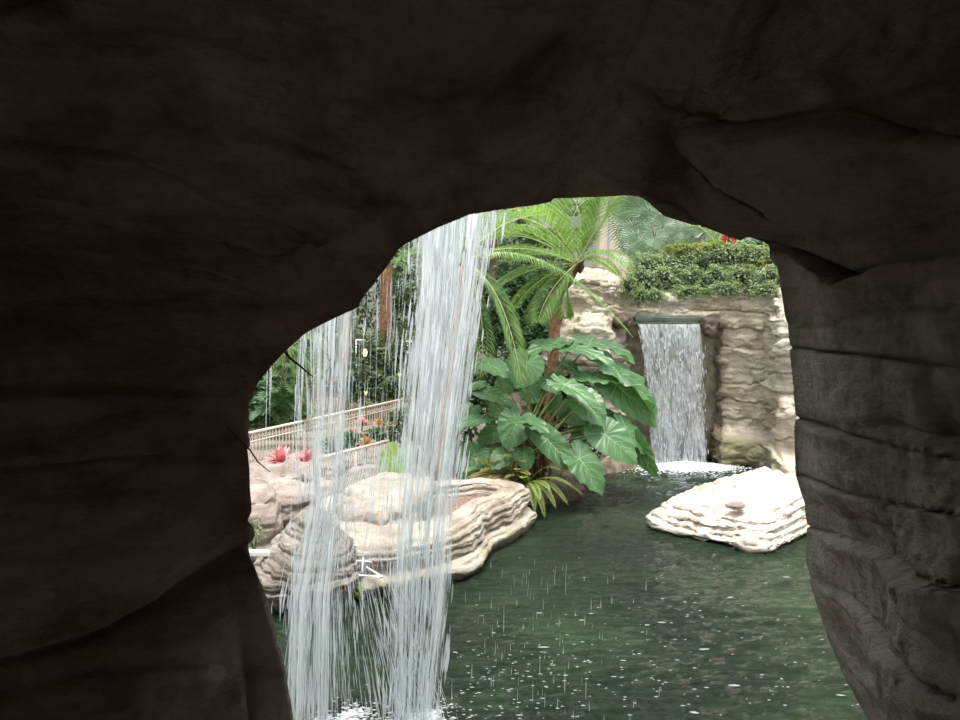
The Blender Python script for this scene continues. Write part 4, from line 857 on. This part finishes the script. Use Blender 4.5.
def rails(A, B, label):
    b = MB(); e = empty('hand_rail', pt(*A)); tag(e, label, 'railing'); b.tube([pt(*A), pt(*B)], .03, 8); b.build('top_rail', M['white'], e)
    for t in (0, .5, 1):
        c = MB(); p = pt(*A).lerp(pt(*B), t); c.tube([p, Vector((p.x, p.y, .2))], .02, 6); c.build('post', M['white'], e)
rails((356,340,24),(378,341,24.4),'distant white rail between the two reddish palm trunks')
rails((395,341,24),(420,342,24),'distant white rail behind the edge of the broad near curtain')
b = MB(); A = pt(244,552,9.0); B = pt(280,554,9.0); b.box((A+B)/2, ((B-A).length, .1, .06), 0); b.box(B+Vector((.03, .03, -.04)), (.12, .1, .05), .5)
o = b.build('white_beam', M['white'], sm=False); o.modifiers.new('b', 'BEVEL').width = .01; tag(o, 'white painted beam end resting on rocks at the left edge', 'beam')
fe = empty('pipe_frame', pt(340, 575, 9.6)); tag(fe, 'thin white metal frame leaning on rocks behind the falling water', 'frame')
for seg in [[(333,548),(340,545),(395,547)],[(333,548),(338,556),(345,572)],[(340,574),(382,577)],[(366,567),(383,577),(372,579)],[(350,545),(352,572)],[(364,545),(362,572)],[(345,560),(372,562)]]:
    b = MB(); b.tube([pt(x, y, 9.0+(580-y)*.012) for x, y in seg], .011, 6); b.build('pipe', M['white'], fe)
q = pt(365, 352, 19.5); le = empty('garden_lamp', (q.x, q.y, .25)); tag(le, 'small glowing yellow lamp between the palm trunks', 'lamp')
b = MB(); b.tube([(q.x, q.y, .25), (q.x, q.y, q.z-.1)], .02, 8); b.build('pole', M['twig'], le)
b = MB(); b.tube([q-Vector((0, 0, .1)), q-Vector((0, 0, .03)), q+Vector((0, 0, .08))], [.035, .055, .03], 10); b.build('lamp_shade', M['lamp'], le)
b = MB(); b.tube([q+Vector((0, 0, .08)), q+Vector((0, 0, .12))], [.07, .02], 10); b.build('cap', M['twig'], le)
# twigs
b = MB(); b.tube([pt(278,343,2.45), pt(290,358,2.5), pt(300,366,2.52), pt(313,377,2.55)], [.005, .0038, .003, .0018], 6); tag(b.build('twig', M['twig']), 'short dark twig sticking out from the arch over the thinner near curtain', 'twig')
b = MB(); b.tube([pt(228,428,2.2), pt(250,450,2.3), pt(258,462,2.35), pt(270,472,2.38)], [.003, .0025, .002, .001], 6); tag(b.build('twig', M['twig']), 'thin bent twig at the left edge above the beige rock shelf', 'twig')

# walkway
g = MB(); a = [(-7, 13.2), (-1.2, 15.2), (2.2, 19), (2.2, 21), (-2, 19.6), (-7, 16)]; g.add([(x, y, .34) for x, y in a]+[(x, y, .0) for x, y in a], [tuple(range(6))]+[(i, i+6, (i+1) % 6+6, (i+1) % 6) for i in range(6)])
tag(g.build('walkway', M['walk'], sm=False), 'paved walkway between the two railings', kind='structure')
# retaining plinth below near railing
g = MB(); A = pt(318,458.5,12.4); B = pt(388,441,14.0); A.z = B.z = 0; d = (B-A).normalized(); nn = Vector((-d.y, d.x, 0))*.25; A -= d*.5; B += d*.3
vs = [A+nn*.0, B+nn*.0, B+nn*2, A+nn*2]; vs = [Vector((v.x, v.y, -.3)) for v in vs]+[Vector((v.x, v.y, .38)) for v in vs]; g.add(vs, [(0,1,5,4),(1,2,6,5),(2,3,7,6),(3,0,4,7),(4,5,6,7)])
tag(g.build('trim_1', M['walk'], sm=False), 'low plinth under the near railing', kind='structure')

# ================================================================= BUILDING BEHIND
g = MB(); g.add([(-16,31,-1),(16,31,-1),(16,31,13),(-16,31,13)], [(0,1,2,3)]); g.add([(-16,-6,-1),(-16,31,-1),(-16,31,13),(-16,-6,13)], [(0,1,2,3)]); g.add([(16,-6,-1),(16,31,-1),(16,31,13),(16,-6,13)], [(0,1,2,3)])
tag(g.build('wall_far', M['wallback'], sm=False), 'dim atrium walls around the garden', kind='structure')
q0 = pt(597, 240, 24); q1 = pt(628, 240, 24); b = MB(); cx = (q0.x+q1.x)/2; w = q1.x-q0.x
b.box((cx, 24, 5.5), (w, w, 12)); o = b.build('column', M['beige'], sm=False); o.modifiers.new('b', 'BEVEL').width = .03; tag(o, 'square beige building column behind the palms', 'column')
b = MB()
for dx in (-.12, .12): b.box((cx+dx*1.6, 24-w/2-.01, 5.5), (.035, .04, 12))
b.build('groove_strip', M['wallback'], o, False)
bc = empty('balcony', (3.0, 25, 4)); tag(bc, 'dark balcony rail glimpsed left of the beige column', 'balcony')
for z in (0, .25, .5): 
    b = MB(); A = pt(570, 213, 25)+Vector((0, 0, z)); b.box(A, (1.8, .08, .06)); b.build('rail', M['twig'], bc, False)
b = MB(); A = pt(570, 213, 25.2); b.box((A.x, 25.4, A.z-.3), (2.4, .9, .35)); b.build('slab', M['wallback'], bc, False)

# ================================================================= LIGHT, CAMERA
w = bpy.data.worlds.new('world'); SC.world = w; w.use_nodes = True; bg = w.node_tree.nodes['Background']; bg.inputs[0].default_value = (.93, .97, 1.0, 1); bg.inputs[1].default_value = 1.5
sun = bpy.data.lights.new('sun', 'SUN'); sun.energy = 3.4; sun.angle = math.radians(20); sun.color = (1, .97, .92); so = bpy.data.objects.new('sun', sun); COL.objects.link(so)
so.rotation_euler = (math.radians(9), math.radians(6), 0)
cam = bpy.data.cameras.new('camera'); cam.sensor_width = 36; cam.lens = 30; cam.clip_start = .02; co = bpy.data.objects.new('camera', cam); COL.objects.link(co)
co.location = (0, 0, H); co.rotation_euler = (math.pi/2-PITCH, 0, 0); SC.camera = co
SC.view_settings.view_transform = 'Standard'; SC.view_settings.look = 'None'; SC.view_settings.gamma = 1; SC.view_settings.use_curve_mapping = False
SC.view_settings.exposure = .65
